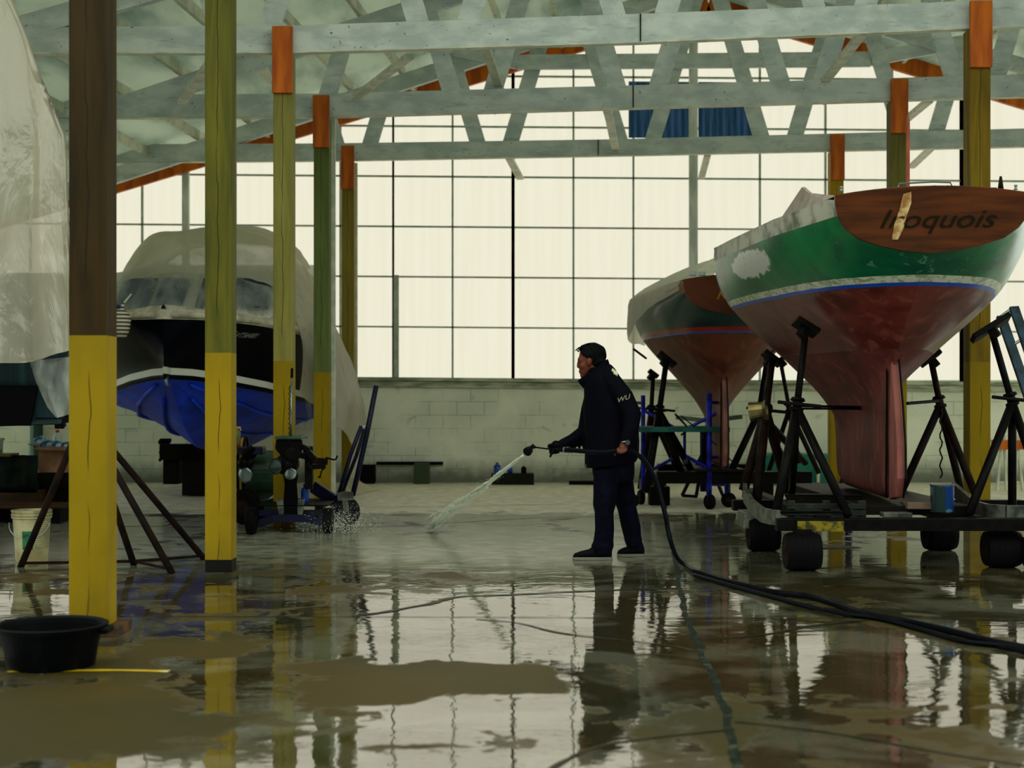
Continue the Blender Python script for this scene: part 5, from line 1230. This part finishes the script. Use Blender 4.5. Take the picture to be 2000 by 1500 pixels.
build('zip_pull', M().tube([Q(1144, 907, -.05), Q(1144.5, 921, -.05)], .005, 6), steel, jacket)
text_obj('WU', .058, lambda v: Q(1199, 787, 0) + Vector((v.x * .95 + v.y * .12, -.330 + v.x * -.25 + 0 * v.y, v.y * .95 + v.x * .35 + .0)), tape_mat, jacket, 0, 'sleeve_print')
build('shoulder_print', M().poly([Q(1194, 733, -.21), Q(1197, 727, -.19), Q(1203, 731, -.19), Q(1202, 737, -.215)], (.0, -.012, .012)).poly([Q(1191, 727, -.19), Q(1193, 723, -.17), Q(1198, 727, -.175), Q(1196, 731, -.2)], (.0, -.012, .012)), tape_mat, jacket)
# trousers
tr = M()
tr.loft([ring(885, 1156, 1238, .175), ring(905, 1157, 1239, .18), ring(925, 1158, 1240, .175), ring(940, 1162, 1236, .15)])
def legr(l, cy):
    rr_ = [ring(py, a, b_, h, 0, 22, c_) for (py, a, b_, h, c_) in l]; tr.loft(rr_)
legr([(915, 1159, 1212, .10, -.09), (940, 1158, 1210, .10, -.09), (965, 1157, 1204, .095, -.10), (985, 1157, 1199, .088, -.10), (1000, 1159, 1198, .084, -.10), (1030, 1160, 1198, .08, -.10), (1055, 1157, 1196, .08, -.10), (1064, 1153, 1196, .085, -.10), (1078, 1158, 1192, .075, -.10)], 0)
legr([(915, 1186, 1238, .10, .08), (940, 1192, 1239, .10, .09), (965, 1198, 1242, .095, .10), (985, 1204, 1245, .088, .11), (1000, 1209, 1248, .084, .11), (1030, 1217, 1254, .08, .12), (1050, 1221, 1257, .08, .13), (1060, 1222, 1258, .082, .13), (1072, 1226, 1254, .075, .13)], 0)
tr.v = [v + Vector((1, -1, .2)) * noise.noise(Vector((v.x * 8, v.y * 8, v.z * 14))) * .012 for v in tr.v]
build('trousers', tr, denim, man, smooth=True, remesh=.009, sm=2)
for (tx, hx_, py, cy) in ((1118, 1193, 1090, -.10), (1208, 1261, 1086, .13)):
    a = Q(tx, 0, cy).x; b_ = Q(hx_, 0, cy).x; L_ = b_ - a; sm2 = M(); y0 = DM + cy
    rgs = []
    for t, zt_, w_ in ((0, .030, .022), (.04, .050, .034), (.18, .066, .046), (.4, .082, .048), (.55, .110, .042), (.7, .135, .040), (.9, .130, .038), (1.0, .075, .030)):
        rgs.append([Vector((a + L_ * t, y0 + math.cos(q) * w_, .018 + max(0, .5 + .5 * math.sin(q)) * (zt_ - .018))) for q in [2 * PI * k / 16 for k in range(16)]])
    sm2.loft(rgs); sh1 = build('shoe', sm2, shoe_mat, man, smooth=True)
    so = M(); ol = [(a + L_ * t, w_) for t, w_ in ((-.01, .012), (.03, .034), (.15, .047), (.35, .05), (.6, .042), (.85, .04), (.98, .03), (1.02, .015))]
    so.poly([Vector((x, y0 - w_, .001)) for x, w_ in ol] + [Vector((x, y0 + w_, .001)) for x, w_ in ol[::-1]], (0, 0, .022)); build('sole', so, sole_mat, sh1, bevel=.004)
wt = M().tube([Q(1216, 860, -.285) + Vector((.034 * math.cos(a), .036 * math.sin(a), .006 * math.cos(a))) for a in [2 * PI * k / 20 for k in range(20)]], .007, 6, close=True)
wb = build('wristwatch', wt, steel, man)
build('watch_face', M().lathe([(.019, -.004), (.021, 0), (.021, .006), (.017, .009)], Q(1219, 862, -.345) + Vector((0, .01, 0)), (.1, -1, .15), 22), mat('watch_dial', (40, 46, 48), .3, bump=0), wb)
# pressure-washer lance held by the glove
ln = thing('washer_lance', 'black pressure washer lance with round nozzle held in the gloved hand', 'lance', Q(1083, 878, 0))
build('grip', M().tube([Q(1074, 877.5, 0), Q(1085, 878, 0), Q(1100, 878, -.02), Q(1114, 878.5, -.1)], [.014, .017, .02, .018], 12), rubber, ln, smooth=True)
build('coupling', M().lathe([(.02, 0), (.024, .004), (.024, .02), (.019, .022), (.019, .034), (.025, .036), (.025, .052), (.018, .055)], Q(1101, 878, -.03), (.75, -.6, -.02), 14), steel, ln)
build('tube', M().tube([Q(1076, 877.5, 0), Q(1044, 873.5, 0)], .006, 8), black_metal, ln, smooth=True)
build('valve', M().tube([Q(1046, 874, 0), Q(1040, 872, 0), Q(1034, 875, 0)], [.012, .017, .012], 10).tube([Q(1041, 872, 0), Q(1041, 867, 0)], .007, 8), black_metal, ln)
build('nozzle', M().lathe([(.012, 0), (.03, .012), (.034, .03), (.036, .055), (.03, .062), (.008, .062)], Q(1036, 877, 0), (A - Q(1036, 877, 0)).normalized(), 18), black_metal, ln, smooth=False)
